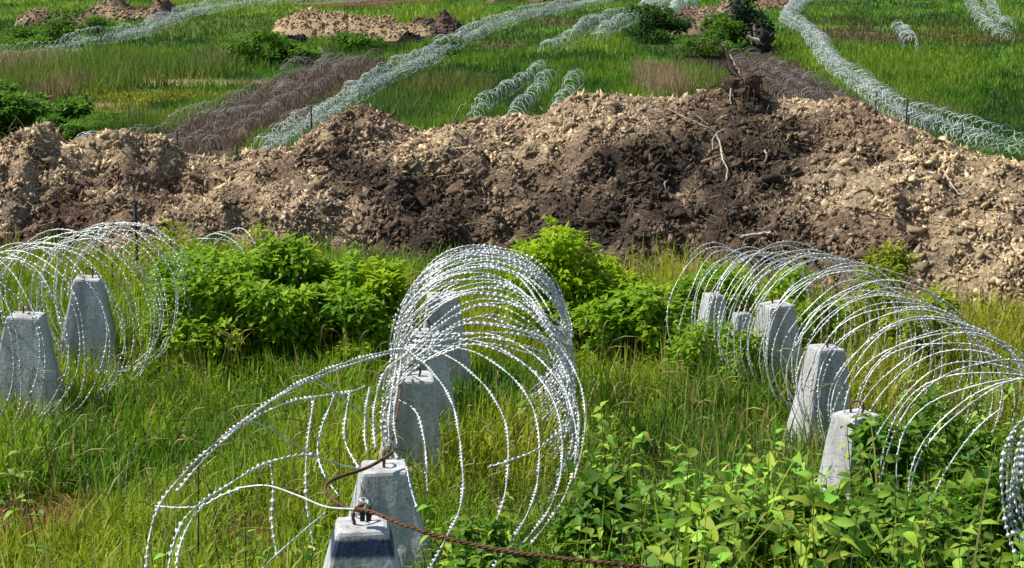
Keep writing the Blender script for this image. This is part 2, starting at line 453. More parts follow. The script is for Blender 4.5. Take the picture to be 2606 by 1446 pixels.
BROWN_L = hit(60, 1390); BROWN_M = hit(610, 1410)
def near_cover(x, y):
    x = np.asarray(x, float); y = np.asarray(y, float)
    n1 = fbm(x * 0.8, y * 0.6, seed=51, oct=3); n2 = vnoise(x * 3, y * 3, seed=54)
    c = np.zeros(x.shape + (3,)) + np.array((0.245, 0.385, 0.014))
    c = lerp3(c, (0.370, 0.425, 0.022), sstep(-0.1, 0.9, n1 + 0.4 * sstep(0.0, 1.6, x) * (y > 8)))
    c = lerp3(c, (0.105, 0.245, 0.014), sstep(0.0, 0.8, -n1 + 0.25 * n2))
    h = 0.31 + 0.07 * n1 + 0.05 * n2 + 0.07 * sstep(0.6, 1.4, x) * (1 - sstep(2.4, 3.2, x)) * sstep(7.5, 9, y) + 0.10 * sstep(1.0, 1.4, x) * (1 - sstep(2.0, 2.4, x)) * sstep(10.6, 11.2, y)
    for p, r in ((BROWN_L, 0.50), (BROWN_M, 0.22)):
        k = 1 - sstep(0.6, 1.15, np.hypot((x - p[0]) / r, (y - p[1]) / (r * 1.3)) + 0.35 * n2)
        c = lerp3(c, (0.42, 0.22, 0.11), k); h = h * (1 - 0.5 * k)
    k = sstep(0.0, 0.8, -(y - np.interp(x, TOE[:, 0], TOE[:, 1]) + 1.0))
    return c, np.clip(h, 0.08, 0.6)

# ------------------------------------------------------------------ ground sheet
def axis(parts):
    a = np.concatenate([np.arange(p[0], p[1], p[2]) for p in parts])
    return a
xs = np.concatenate([-np.geomspace(2500, 46, 26), np.arange(-45, -12, 1.0), np.arange(-12, 12, 0.3), np.arange(12, 45, 1.0), np.geomspace(46, 2500, 26)])
ys = np.concatenate([np.arange(-30, 4, 1.5), np.arange(4, 20, 0.2), np.arange(20, 54, 1.0), np.arange(54, 180, 0.8), np.geomspace(182, 4500, 40)])
X, Y = np.meshgrid(xs, ys)
Z = terrain(X, Y)
inp = (X > POND[0]) & (X < POND[1] + 0.3) & (Y > POND[2]) & (Y < POND[3] + 0.3)
Z = np.where(inp, Z - 0.5, Z)
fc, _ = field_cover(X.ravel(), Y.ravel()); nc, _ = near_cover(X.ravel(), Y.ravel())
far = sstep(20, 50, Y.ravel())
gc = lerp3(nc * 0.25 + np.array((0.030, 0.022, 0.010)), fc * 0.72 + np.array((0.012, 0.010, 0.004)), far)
i = np.arange(X.size).reshape(X.shape)
F = np.stack([i[:-1, :-1], i[:-1, 1:], i[1:, 1:], i[1:, :-1]], -1).reshape(-1, 4)
g = obj('ground', mesh('ground', np.stack([X, Y, Z], -1).reshape(-1, 3), F, M_GROUND, gc, True))
tag(g, 'grassy ground falling from the near bank to the wide green field', 'ground', kind='structure')

wx0, wx1, wy0, wy1 = POND
nx = 14
edge = [(wx0, wy0), (wx1 - 0.6, wy0), (wx1, wy0 + 2.5), (wx1 - 0.2, wy0 + 5.0), (wx1 - 0.8, wy1 - 0.8), (wx1 - 2.0, wy1), (wx0, wy1)]
wm = bpy.data.meshes.new('pond')
wm.from_pydata([(a, b, FIELD - 0.06) for a, b in edge], [], [list(range(len(edge)))])
wm.materials.append(M_WATER)
tag(obj('pond_water', wm), 'dark still pond behind the left end of the earth heap', 'water', kind='structure')

# ------------------------------------------------------------------ earth heap
def soil_colour(x, y, z):
    tan = np.array((0.49, 0.375, 0.25)); mid = np.array((0.27, 0.190, 0.125)); dark = np.array((0.066, 0.049, 0.038)); red = np.array((0.125, 0.075, 0.055))
    x = np.asarray(x, float)
    yc = np.interp(x, _c[:, 0], _c[:, 1]); zc = np.interp(x, _c[:, 0], _c[:, 2])
    dep = zc - z
    n = fbm(x * 0.9, y * 0.9, z * 1.5, seed=61, oct=3); n2 = vnoise(x * 3.2, y * 3.2, z * 4, seed=64)
    c = np.zeros(x.shape + (3,)) + mid
    c = lerp3(c, tan, sstep(-0.5, 0.6, n + 0.5 * n2 + 0.1))
    crest = 1 - sstep(0.02, 0.34, dep + 0.15 * n)
    # humus-dark middle, reddish left gully
    def el(cx, cz, rx, rz):
        return 1 - sstep(0.55, 1.2, np.hypot((x - cx) / rx, (z - cz) / rz) + 0.28 * n + 0.12 * n2)
    k = np.maximum.reduce([el(1.75, -2.95, 1.25, 0.60), el(0.9, -3.30, 1.1, 0.45), el(-0.9, -3.30, 0.7, 0.40), el(2.4, -2.70, 0.8, 0.45), el(-1.75, -2.95, 0.45, 0.25), el(2.65, -2.33, 0.5, 0.20)])
    c = lerp3(c, np.array((0.20, 0.140, 0.098)), 0.7 * (1 - sstep(1.6, 3.0, np.abs(x - 0.6))) * (1 - 0.8 * crest))
    c = lerp3(c, dark, 0.95 * k * (1 - 0.4 * crest * (n > -0.1)) * sstep(-0.9, 0.1, n2))
    c = lerp3(c, red, 0.9 * np.maximum(el(-4.9, -3.45, 0.55, 0.30), el(-4.95, -3.2, 0.22, 0.2)))
    c = lerp3(c, tan * np.array((1.08, 1.06, 1.0)), 0.75 * crest * (1 - 0.75 * k) * sstep(-0.5, 0.3, n2 + n))
    c = lerp3(c, (0.53, 0.40, 0.245), 0.7 * sstep(3.0, 4.2, x) * sstep(-0.6, 0.2, n))
    return c

hx = np.arange(-13.2, 12.0, 0.055)
ht = np.linspace(0, 1, 150)
HX, HT = np.meshgrid(hx, ht)
y0 = np.interp(HX, TOE[:, 0], TOE[:, 1]) - 0.6
y1 = np.interp(HX, _c[:, 0], _c[:, 1]) + 3.0
HY = y0 + (y1 - y0) * HT
HZ = heap(HX, HY)
fine = 0.075 * (0.45 - np.abs(vnoise(HX * 4.2, HY * 5, seed=71)) ** 0.8) + 0.045 * (0.45 - np.abs(vnoise(HX * 9, HY * 10, seed=74))) + 0.02 * vnoise(HX * 17, HY * 18, seed=72)
HZ = HZ + fine
hc = soil_colour(HX.ravel(), HY.ravel(), HZ.ravel()) * (0.75 + 0.25 * vnoise(HX.ravel() * 12, HY.ravel() * 12, seed=73)[:, None])
i = np.arange(HX.size).reshape(HX.shape)
F = np.stack([i[:-1, :-1], i[:-1, 1:], i[1:, 1:], i[1:, :-1]], -1).reshape(-1, 4)
HEAP = obj('earth_heap', mesh('earth_heap', np.stack([HX, HY, HZ], -1).reshape(-1, 3), F, M_SOIL, hc, False))
tag(HEAP, 'long bank of loose dug earth, pale sand and dark humus, crossing the picture', 'earth heap')

def ico():
    bm = bmesh.new()
    bmesh.ops.create_icosphere(bm, subdivisions=1, radius=1.0)
    V = np.array([v.co[:] for v in bm.verts]); F = np.array([[v.index for v in f.verts] for f in bm.faces])
    bm.free()
    return V, F
ICO_V, ICO_F = ico()
def rand_rot(n, flat=1.0):
    q = RNG.normal(size=(n, 4)); q /= np.linalg.norm(q, axis=1)[:, None]
    w_, x_, y_, z_ = q.T
    return np.stack([np.stack([1 - 2 * (y_ ** 2 + z_ ** 2), 2 * (x_ * y_ - w_ * z_), 2 * (x_ * z_ + w_ * y_)], -1),
                     np.stack([2 * (x_ * y_ + w_ * z_), 1 - 2 * (x_ ** 2 + z_ ** 2), 2 * (y_ * z_ - w_ * x_)], -1),
                     np.stack([2 * (x_ * z_ - w_ * y_), 2 * (y_ * z_ + w_ * x_), 1 - 2 * (x_ ** 2 + y_ ** 2)], -1)], 1)

OCT_V = np.array([(1, 0, 0), (-1, 0, 0), (0, 1, 0), (0, -1, 0), (0, 0, 1), (0, 0, -1)], float)
OCT_F = np.array([(0, 2, 4), (2, 1, 4), (1, 3, 4), (3, 0, 4), (2, 0, 5), (1, 2, 5), (3, 1, 5), (0, 3, 5)])
BOX_V = np.array([(x, y, z) for x in (-1, 1) for y in (-1, 1) for z in (-1, 1)], float) * 0.8
BOX_F = np.array([(0, 1, 3), (0, 3, 2), (4, 6, 7), (4, 7, 5), (0, 4, 5), (0, 5, 1), (2, 3, 7), (2, 7, 6), (0, 2, 6), (0, 6, 4), (1, 5, 7), (1, 7, 3)])
def shards(pos, size, col, octa=False):
    """angular flattened crumbs lying roughly in the slope"""
    n = len(pos)
    BV, BF = (OCT_V * 1.25, OCT_F) if octa else (BOX_V, BOX_F)
    m = len(BV)
    V = (BV[None] * RNG.uniform(0.3, 1.3, (n, m, 3)) + RNG.uniform(-0.32, 0.32, (n, m, 3))) * np.array([1.5, 1.0, 0.52]) * RNG.uniform(0.6, 1.4, (n, 1, 3))
    a = RNG.uniform(0, 6.283, n); b = RNG.normal(-0.1, 0.75, n); c = RNG.normal(0.35, 0.75, n)
    ca, sa, cb, sb_, cc, sc = np.cos(a), np.sin(a), np.cos(b), np.sin(b), np.cos(c), np.sin(c)
    o_, l_ = np.zeros(n), np.ones(n)
    Rz = np.stack([np.stack([ca, -sa, o_], -1), np.stack([sa, ca, o_], -1), np.stack([o_, o_, l_], -1)], 1)
    Ry = np.stack([np.stack([cb, o_, sb_], -1), np.stack([o_, l_, o_], -1), np.stack([-sb_, o_, cb], -1)], 1)
    Rx = np.stack([np.stack([l_, o_, o_], -1), np.stack([o_, cc, -sc], -1), np.stack([o_, sc, cc], -1)], 1)
    R = Rx @ Ry @ Rz
    V = np.einsum('nij,nkj->nki', R, V) * size[:, None, None] + pos[:, None]
    F = (BF[None] + np.arange(n)[:, None, None] * m).reshape(-1, 3)
    C = np.repeat(col[:, None], m, 1) * RNG.uniform(0.85, 1.15, (n, m, 1))
    return V.reshape(-1, 3), F, C.reshape(-1, 3)

def clods(pos, size, col, squash=(1.25, 0.9, 0.6)):
    n = len(pos)
    R = rand_rot(n)
    V = ICO_V[None] * (1 + 0.30 * RNG.uniform(-1, 1, (n, len(ICO_V), 1)))
    V = V * np.array(squash) * RNG.uniform(0.7, 1.3, (n, 1, 3))
    V = np.einsum('nij,nkj->nki', R, V) * size[:, None, None] + pos[:, None]
    F = (ICO_F[None] + np.arange(n)[:, None, None] * len(ICO_V)).reshape(-1, 3)
    C = np.repeat(col[:, None], len(ICO_V), 1) * RNG.uniform(0.9, 1.1, (n, len(ICO_V), 1))
    return V.reshape(-1, 3), F, C.reshape(-1, 3)

n = 96000
cx = RNG.uniform(-7.4, 7.4, n)
ct = RNG.uniform(0, 1, n)
yt_ = np.interp(cx, TOE[:, 0], TOE[:, 1]) - 0.25; yc_ = np.interp(cx, _c[:, 0], _c[:, 1]) + 0.35
cy = yt_ + (yc_ - yt_) * ct
cz = heap(cx, cy)
keep = cz > terrain(cx, cy) - 0.02
cx, cy, cz = cx[keep], cy[keep], cz[keep]
n = len(cx)
size = np.clip(RNG.lognormal(-4.05, 0.42, n), 0.009, 0.056)
col = soil_colour(cx, cy, cz)
br = RNG.uniform(0.38, 1.5, n)
col = col * br[:, None]
small = np.arange(n)
pos = np.stack([cx, cy, cz + size * 0.25], 1)
V, F, C = shards(pos[small], size[small], col[small], True)
o = obj('loose_crumbs', mesh('loose_crumbs', V, F, M_CLOD, C), HEAP)
tag(o, kind='stuff')
# root fibres and straw mixed into the soil
nf = 2600
fx = RNG.uniform(-7.2, 7.2, nf); ft = RNG.uniform(0.02, 1.02, nf)
fy0 = np.interp(fx, TOE[:, 0], TOE[:, 1]); fy = fy0 + (np.interp(fx, _c[:, 0], _c[:, 1]) - fy0) * ft
fz = heap(fx, fy) + 0.03
parts = []; fcol = []
dens = soil_colour(fx, fy, fz)
for q in range(nf):
    a = RNG.uniform(0, 6.28); L = RNG.uniform(0.05, 0.22); d = np.array([math.cos(a), math.sin(a) * 0.6, RNG.normal(0.15, 0.35)]) * L
    p0 = np.array([fx[q], fy[q], fz[q]]); bend = RNG.normal(0, 0.22 * L, 3)
    v_, f_ = tube(np.array([p0, p0 + d * 0.5 + bend + np.array([0, 0, 0.02]), p0 + d]), RNG.uniform(0.0018, 0.0042), 3)
    parts.append((v_, f_))
    cf = np.array((0.52, 0.42, 0.27)) if RNG.uniform() < 0.45 else np.array((0.10, 0.07, 0.05))
    fcol.append(np.repeat((cf * RNG.uniform(0.6, 1.2))[None], len(v_), 0))
V, F = join(parts)
tag(obj('root_fibres', mesh('root_fibres', V, F, M_CLOD, np.vstack(fcol)), HEAP), kind='stuff')
# the 300 largest clods are pieces of their own; six shapes in four soil shades share data
def lump(seed):
    bm = bmesh.new(); bmesh.ops.create_icosphere(bm, subdivisions=2, radius=1.0)
    V = np.array([v.co[:] for v in bm.verts]); F = np.array([[v.index for v in f.verts] for f in bm.faces]); bm.free()
    d = 1 + 0.55 * fbm(V[:, 0] * 1.3 + seed, V[:, 1] * 1.3, V[:, 2] * 1.3, seed=500 + seed, oct=3, gain=0.6)
    d = d * np.random.default_rng(seed).uniform(0.72, 1.22, len(V))
    return V * d[:, None] * np.array([1.35, 1.0, 0.62]), F
pal = {}
bigsize = np.clip(np.random.default_rng(3).lognormal(-3.1, 0.30, 300), 0.032, 0.075)
spot = np.random.default_rng(4).choice(n, 300, replace=False)
for q, j in enumerate(spot):
    shade = int(np.argmin([abs(col[j].mean() - s) for s in (0.05, 0.12, 0.22, 0.33)]))
    key = (q % 6, shade)
    if key not in pal:
        base = np.array([(0.068, 0.051, 0.040), (0.15, 0.105, 0.072), (0.26, 0.18, 0.115), (0.40, 0.30, 0.19)][shade])
        v, f = lump(q % 6)
        pal[key] = mesh('clod', v, f, M_CLOD, np.repeat(base[None], len(v), 0) * RNG.uniform(0.8, 1.2, (len(v), 1)))
    o = obj('clod', pal[key], HEAP)
    sz = float(bigsize[q])
    o.location = (cx[j], cy[j], cz[j] + sz * 0.15); o.scale = (sz, sz, sz)
    o.rotation_euler = (random.uniform(-0.5, 0.5), random.uniform(-0.5, 0.5), random.uniform(0, 6.28))

# ------------------------------------------------------------------ concrete dragon's teeth
def tooth_mesh(name, mat, h=0.75, top=0.105, base=0.36, seed=0):
    r = random.Random(seed)
    bm = bmesh.new()
    bmesh.ops.create_cube(bm, size=2.0)
    for v in bm.verts:
        if v.co.z > 0:
            v.co.x *= top; v.co.y *= top; v.co.z = h
        else:
            v.co.x *= base; v.co.y *= base; v.co.z = -0.15
    bmesh.ops.bevel(bm, geom=bm.edges[:], offset=0.016, segments=2, affect='EDGES', profile=0.6)
    bmesh.ops.subdivide_edges(bm, edges=[e for e in bm.edges if e.calc_length() > 0.12], cuts=5, use_grid_fill=True)
    bmesh.ops.triangulate(bm, faces=bm.faces[:])
    for v in bm.verts:
        d = 0.007 * float(vnoise(np.array(v.co.x * 14 + seed), np.array(v.co.y * 14), np.array(v.co.z * 14), seed=80 + seed)) - 0.03 * max(0.0, float(vnoise(np.array(v.co.x * 9 + seed), np.array(v.co.y * 9), np.array(v.co.z * 9), seed=180 + seed)) - 0.45)
        v.co += v.co.normalized() * d
    me = bpy.data.meshes.new(name)
    bm.to_mesh(me); bm.free()
    me.materials.append(mat)
    return me

def ring_mesh(r=0.04, t=0.007, mat=M_RUST):
    a = np.linspace(-0.5, math.pi + 0.5, 16)
    P = np.stack([r * np.cos(a), 0 * a, r * 0.95 + r * np.sin(a)], 1)
    P = np.vstack([[P[0][0] * 0.9, 0, -0.03], P, [P[-1][0] * 0.9, 0, -0.03]])
    V, F = tube(P, t, 6)
    return mesh('lifting_ring', V, F, mat, None, True)
RING = ring_mesh()
# u, v of the top centre, depth, label
TEETH = [
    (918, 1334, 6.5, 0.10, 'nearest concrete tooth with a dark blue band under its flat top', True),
    (981, 1186, 8.1, 0.12, 'concrete tooth with a rusty ring, just behind the dark-banded tooth', False),
    (1040, 952, 10.2, 0.08, 'concrete tooth where the middle coil pinches together on its top', False),
    (1090, 842, 11.3, 0.10, 'second concrete tooth from the far end, inside the middle coil', False),
    (1132, 748, 12.4, 0.06, 'farthest concrete tooth inside the densely wound middle coil', False),
    (52, 803, 11.8, 0.02, 'grey concrete tooth at the left picture edge inside the left coil', False),
    (216, 706, 13.1, 0.10, 'broad grey concrete tooth showing through the middle of the left coil', False),
    (2095, 884, 10.9, 0.26, 'tall concrete tooth with a dark ring beside the right coil, dry stalks before it', False),
    (1985, 772, 12.1, 0.30, 'pale concrete tooth at the far foot of the right coil', False),
    (1893, 800, 12.5, 0.2, 'low block of concrete barely rising from grass left of the right coil', False),
    (1806, 748, 12.8, 0.3, 'small slim concrete tooth farthest back under the right coil', False),
    (2185, 1056, 9.3, 0.45, 'concrete tooth half buried in leaves at the right, only its pale edge showing', False),
]
TPOS = []
for q, (u, v, D, rz, lab, band) in enumerate(TEETH):
    p = U(u, v, D)
    gz = float(terrain(p[0], p[1]))
    e = empty('concrete_tooth', (p[0], p[1], p[2] - 0.75), rz)
    e.rotation_euler = (random.uniform(-0.05, 0.05), random.uniform(-0.05, 0.05), rz)
    tag(e, lab, 'concrete block', 'rows of concrete teeth')
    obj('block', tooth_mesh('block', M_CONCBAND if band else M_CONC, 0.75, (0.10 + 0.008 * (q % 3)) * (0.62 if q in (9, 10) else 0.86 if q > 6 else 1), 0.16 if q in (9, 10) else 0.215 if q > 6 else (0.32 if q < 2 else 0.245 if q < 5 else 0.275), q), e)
    r = obj('lifting_ring', RING, e)
    r.location = (0, 0, 0.745); r.rotation_euler = (0, 0, 0.5 + q)
    
    TPOS.append(p)
# two more peep over the heap on the far left
for (u, v, D, rz, lab) in ((206, 374, 23.6, 0.1, 'white pointed concrete tip behind the left part of the heap, the taller one'),
                           (219, 392, 22.6, 0.3, 'white pointed concrete tip behind the left part of the heap, the lower one')):
    p = U(u, v, D)
    e = empty('concrete_tooth', (p[0], p[1], p[2] - 1.25), rz)
    tag(e, lab, 'concrete block', 'rows of concrete teeth')
    obj('block', tooth_mesh('block', M_CONC, 1.25, 0.05, 0.4, 31), e)

# ------------------------------------------------------------------ razor wire coils, near
def barbs_mesh(P, step, size, rng):
    L = np.concatenate([[0], np.cumsum(np.linalg.norm(np.diff(P, axis=0), axis=1))])
    s = np.arange(step * 0.5, L[-1], step)
    C = np.stack([np.interp(s, L, P[:, j]) for j in range(3)], 1)
    T, B, N = frames(C) if len(C) > 2 else frames(np.vstack([C, C + 0.01, C + 0.02]))
    T, B, N = T[:len(C)], B[:len(C)], N[:len(C)]
    a = rng.uniform(0, 6.28) + np.arange(len(C)) * 0.35
    W = np.cos(a)[:, None] * B + np.sin(a)[:, None] * N
    Q = np.cross(T, W)
    k = rng.uniform(0.85, 1.15, len(C))[:, None, None] * size
    bx = BOX_V / 0.8
    V = C[:, None] + k * (bx[None, :, 0:1] * T[:, None] * (0.30 + 0.16 * bx[None, :, 2:3] * bx[None, :, 1:2]) + bx[None, :, 1:2] * W[:, None] * (0.46 + 0.10 * bx[None, :, 0:1]) + bx[None, :, 2:3] * Q[:, None] * 0.15)
    F = (BOX_F[None] + np.arange(len(C))[:, None, None] * 8).reshape(-1, 3)
    return V.reshape(-1, 3), F

def near_coil(name, label, group, pts, R, pitch, amp=0.9, gather=(), barb=0.024, step=0.040, wire=0.0036, wob=0.05, seed=1, flat=1.0, phase=0.0):
    """pts: axis control points (x, y, z); R and pitch: values at the same control points"""
    rng = np.random.default_rng(seed)
    A = spline(np.hstack([np.asarray(pts, float), np.asarray(R, float)[:, None], np.asarray(pitch, float)[:, None]]), 400)
    S = np.concatenate([[0], np.cumsum(np.linalg.norm(np.diff(A[:, :3], axis=0), axis=1))])
    tt = np.concatenate([[0], np.cumsum(np.diff(S) * 2 * math.pi / (0.5 * (A[1:, 4] + A[:-1, 4])))])
    seg = 44
    t = np.arange(0, tt[-1], 2 * math.pi / seg)
    s0 = np.interp(t, tt, S)
    pp = np.interp(s0, S, A[:, 4])
    s = s0 + amp * 0.5 * pp * np.cos(2.5 * t + phase)
    th = t + phase
    for (a0, a1, node, ang, wid, stren) in gather:
        inside = sstep(a0 - 0.15, a0 + 0.05, s0) * (1 - sstep(a1 - 0.05, a1 + 0.15, s0))
        dth = np.abs((th - ang + math.pi) % (2 * math.pi) - math.pi)
        k = stren * inside * np.exp(-(dth / wid) ** 2)
        s = s + (node - s) * k
    s = np.clip(s, -0.2, S[-1] + 0.2)
    T, B, N = frames(A[:, :3])
    ax = np.stack([np.interp(s, S, A[:, j]) for j in range(3)], 1)
    Bx = np.stack([np.interp(s, S, B[:, j]) for j in range(3)], 1)
    Nx = np.stack([np.interp(s, S, N[:, j]) for j in range(3)], 1)
    Rr = np.interp(s, S, A[:, 3])
    turn = t / (2 * math.pi)
    kn = np.arange(0, int(turn[-1]) + 3)
    w1 = np.interp(turn, kn, rng.normal(0, wob, len(kn))); w2 = np.interp(turn, kn, rng.normal(0, wob, len(kn))); w3 = np.interp(turn, kn, rng.normal(0, wob * 0.8, len(kn)))
    Rr = Rr + w1 + 0.012 * np.sin(5 * th + turn)
    P = ax + Bx * (np.cos(th) * Rr + w2 * 0.6)[:, None] + Nx * (np.sin(th) * Rr * flat + w3 * 0.3)[:, None]
    base = np.array(pts[len(pts) // 2]); 
    e = empty(name, (base[0], base[1], float(terrain(base[0], base[1]))))
    off = np.array(e.location)
    tag(e, label, 'razor wire', group)
    for q in range(int(math.ceil(len(P) / seg))):
        p = P[q * seg:(q + 1) * seg + 1] - off
        if len(p) < 4: continue
        V, F = tube(p, wire, 4)
        lo = obj('wire_loop', mesh('wire_loop', V, F, M_WIRE, None, True), e)
        V, F = barbs_mesh(p, step, barb, rng)
        tag(obj('barbs', mesh('barbs', V, F, M_WIRE), lo), kind='stuff')
    return e

def gpt(u, D, R, dz=0.0):
    """axis point of a coil of radius R lying on the ground at image column u and depth D"""
    x = (u - 1303.0) / FPX * D
    y = D * CP - 0.02 * D
    return (x, y, float(terrain(x, y)) + R + dz)

GN = 'coils of razor wire strung along the concrete teeth'
MIDCOIL = near_coil('razor_wire_coil', 'densely wound silver razor wire coil in the middle, pinched and splayed open in front', GN,
          [gpt(1234, 12.3, .60), gpt(1234, 11.7, .60), gpt(1230, 10.9, .59), gpt(1224, 10.1, .57), gpt(1205, 9.4, .55)],
          [.59, .59, .58, .57, .56], [.032, .042, .072, .10, .12], amp=0.8,
          gather=[(1.7, 2.8, 2.62, math.radians(48), 0.42, 0.85), (0.9, 2.6, 1.95, math.radians(140), 0.32, 0.6)], barb=0.0205, seed=4, wob=0.022)
near_coil('razor_wire_coil', 'open silver razor wire coil around the two teeth at the left', GN,
          [gpt(372, 13.7, .56), gpt(275, 13.0, .59), gpt(130, 12.2, .62), gpt(-50, 11.5, .63), gpt(-300, 10.7, .63)],
          [.55, .58, .62, .63, .63], [.075, .085, .095, .11, .12], amp=0.8, barb=0.0165, seed=9, wob=0.03, phase=0.6)
near_coil('razor_wire_coil', 'few silver loops showing behind the hedge right of the left coil', GN,
          [gpt(640, 15.6, .40), gpt(590, 15.3, .40), gpt(540, 15.0, .40)], [.38, .40, .40], [.16, .16, .16], amp=0.8, barb=0.015, seed=10, wob=0.03)
near_coil('razor_wire_coil', 'long silver razor wire coil arching along the right row of teeth', GN,
          [gpt(1800, 13.0, .56), gpt(1935, 12.6, .57), gpt(2075, 12.0, .58), gpt(2200, 11.2, .58), gpt(2310, 10.3, .58), gpt(2420, 9.4, .58), gpt(2545, 8.5, .58), gpt(2700, 7.7, .58)],
          [.52, .56, .57, .58, .58, .58, .58, .58], [.06, .055, .075, .10, .125, .15, .175, .20], amp=0.75, barb=0.014, step=0.036, seed=17, wob=0.04, phase=1.1)
b0 = U(2830, 1275, 7.2)
near_coil('razor_wire_coil', 'tight bundle of razor wire loops at the lower right picture edge', GN,
          [b0 + np.array([-0.16, -0.10, 0]), b0 + np.array([-0.08, -0.05, 0]), b0, b0 + np.array([0.08, 0.05, 0.0])],
          [.47, .475, .475, .47], [.03, .03, .03, .03], amp=0.6, barb=0.024, step=0.038, seed=23, wob=0.012)
near_coil('razor_wire_coil', 'short grey wire coil behind the white tips left of the heap', GN,
          [U(222, 430, 23.4), U(226, 408, 24.6), U(228, 385, 26.0), U(230, 370, 27.5)], [.20, .22, .22, .2], [.14, .14, .14, .14], barb=0.012, step=0.09, wire=0.004, seed=29, wob=0.02)

# loops of the middle coil that have sprung out of it to the left, and strands hanging from it
def sprung(pts, barb=0.026, seed=0, wire=0.0036):
    rr = np.random.default_rng(seed)
    P = spline(np.array([U(*p) for p in pts]), 60) - np.array(MIDCOIL.location)
    V, F = tube(P, wire, 4)
    lo = obj('wire_loop', mesh('wire_loop', V, F, M_WIRE, None, True), MIDCOIL)
    if barb:
        V, F = barbs_mesh(P, 0.040, barb, rr)
        tag(obj('barbs', mesh('barbs', V, F, M_WIRE), lo), kind='stuff')
for q, pts in enumerate([
    [(1060, 884, 9.8), (1000, 892, 9.4), (940, 905, 9.2), (860, 930, 8.9), (760, 975, 8.5), (660, 1040, 8.1), (560, 1118, 7.75), (480, 1192, 7.5), (420, 1262, 7.3), (392, 1320, 7.2), (376, 1390, 7.1), (372, 1470, 7.05)],
    [(1040, 888, 9.6), (960, 908, 9.3), (860, 940, 8.9), (740, 992, 8.4), (650, 1050, 8.0), (570, 1120, 7.7), (500, 1190, 7.5), (452, 1250, 7.35)],
    [(930, 985, 8.9), (880, 1000, 8.6), (800, 1010, 8.4), (730, 1026, 8.2), (650, 1062, 8.0), (580, 1110, 7.8)],
    [(424, 1470, 6.55), (440, 1390, 6.65), (468, 1322, 6.75), (520, 1275, 6.9), (600, 1222, 7.1), (680, 1178, 7.3), (755, 1160, 7.45), (812, 1158, 7.5)],
    [(448, 1470, 6.6), (455, 1400, 6.68), (482, 1332, 6.78), (515, 1290, 6.9)],
    [(396, 1288, 7.3), (450, 1292, 7.25), (512, 1288, 7.2), (562, 1262, 7.2), (612, 1242, 7.2)],
    [(800, 1010, 8.4), (786, 1100, 8.1), (778, 1200, 7.9), (783, 1300, 7.85), (800, 1400, 7.8)],
    [(852, 1004, 8.5), (820, 1085, 8.2), (808, 1150, 8.1), (826, 1210, 8.0), (862, 1262, 7.9)],
    [(890, 998, 8.6), (876, 1090, 8.3), (884, 1140, 8.2), (912, 1190, 8.1)],
    [(940, 985, 8.8), (930, 1050, 8.5), (928, 1110, 8.3), (934, 1150, 8.2)],
    [(975, 950, 9.0), (955, 1020, 8.7), (950, 1080, 8.4), (956, 1142, 8.2)],
    [(1012, 900, 9.4), (1000, 980, 9.1), (990, 1060, 8.8), (992, 1130, 8.5), (1010, 1165, 8.2)],
    [(1022, 905, 9.4), (1012, 985, 9.0), (1002, 1060, 8.6), (1010, 1130, 8.3)],
    [(1035, 1188, 8.0), (1045, 1240, 7.9), (1060, 1290, 7.8)],
    [(690, 1176, 7.32), (695, 1250, 7.35), (692, 1330, 7.35), (706, 1420, 7.3)],
    [(1030, 885, 9.6), (1080, 926, 9.3), (1120, 972, 9.0), (1150, 1024, 8.7), (1166, 1090, 8.4), (1176, 1180, 8.0), (1178, 1250, 7.75), (1165, 1310, 7.5), (1130, 1380, 7.2), (1088, 1460, 6.95)],
    [(1034, 882, 9.7), (1130, 902, 9.45), (1210, 958, 9.1), (1262, 1022, 8.8), (1290, 1092, 8.5), (1293, 1180, 8.2), (1284, 1262, 7.9), (1262, 1330, 7.7)],
    [(1040, 878, 9.8), (1180, 888, 9.6), (1272, 934, 9.3), (1338, 1002, 9.0), (1368, 1082, 8.7), (1372, 1180, 8.4), (1360, 1262, 8.0), (1328, 1335, 7.7), (1284, 1402, 7.4), (1246, 1460, 7.2)],
    [(1050, 868, 10.0), (1200, 866, 9.8), (1302, 904, 9.5), (1380, 972, 9.2), (1420, 1052, 8.9), (1431, 1135, 8.6), (1424, 1222, 8.2), (1394, 1302, 7.9), (1342, 1370, 7.6), (1286, 1425, 7.4)],
    [(1060, 856, 10.1), (1240, 850, 9.9), (1352, 898, 9.6), (1428, 980, 9.3), (1460, 1062, 9.0), (1467, 1142, 8.8), (1450, 1232, 8.4), (1408, 1312, 8.1), (1350, 1385, 7.8)],
    [(1398, 850, 10.4), (1440, 905, 10.1), (1474, 970, 9.8), (1489, 1050, 9.5), (1484, 1130, 9.2), (1462, 1215, 8.9)],
    [(1392, 862, 10.4), (1430, 925, 10.1), (1460, 1000, 9.8), (1474, 1080, 9.5), (1468, 1170, 9.2)],
    [(1388, 872, 10.3), (1420, 950, 10.0), (1444, 1030, 9.7), (1452, 1100, 9.4)],
    [(1016, 1018, 9.0), (1058, 1048, 8.9), (1078, 1110, 8.7), (1085, 1180, 8.5), (1088, 1250, 8.3)],
    [(1240, 1190, 8.2), (1300, 1172, 8.2), (1370, 1142, 8.35), (1428, 1095, 8.5)]]):
    sprung(pts, 0.0205, 400 + q)

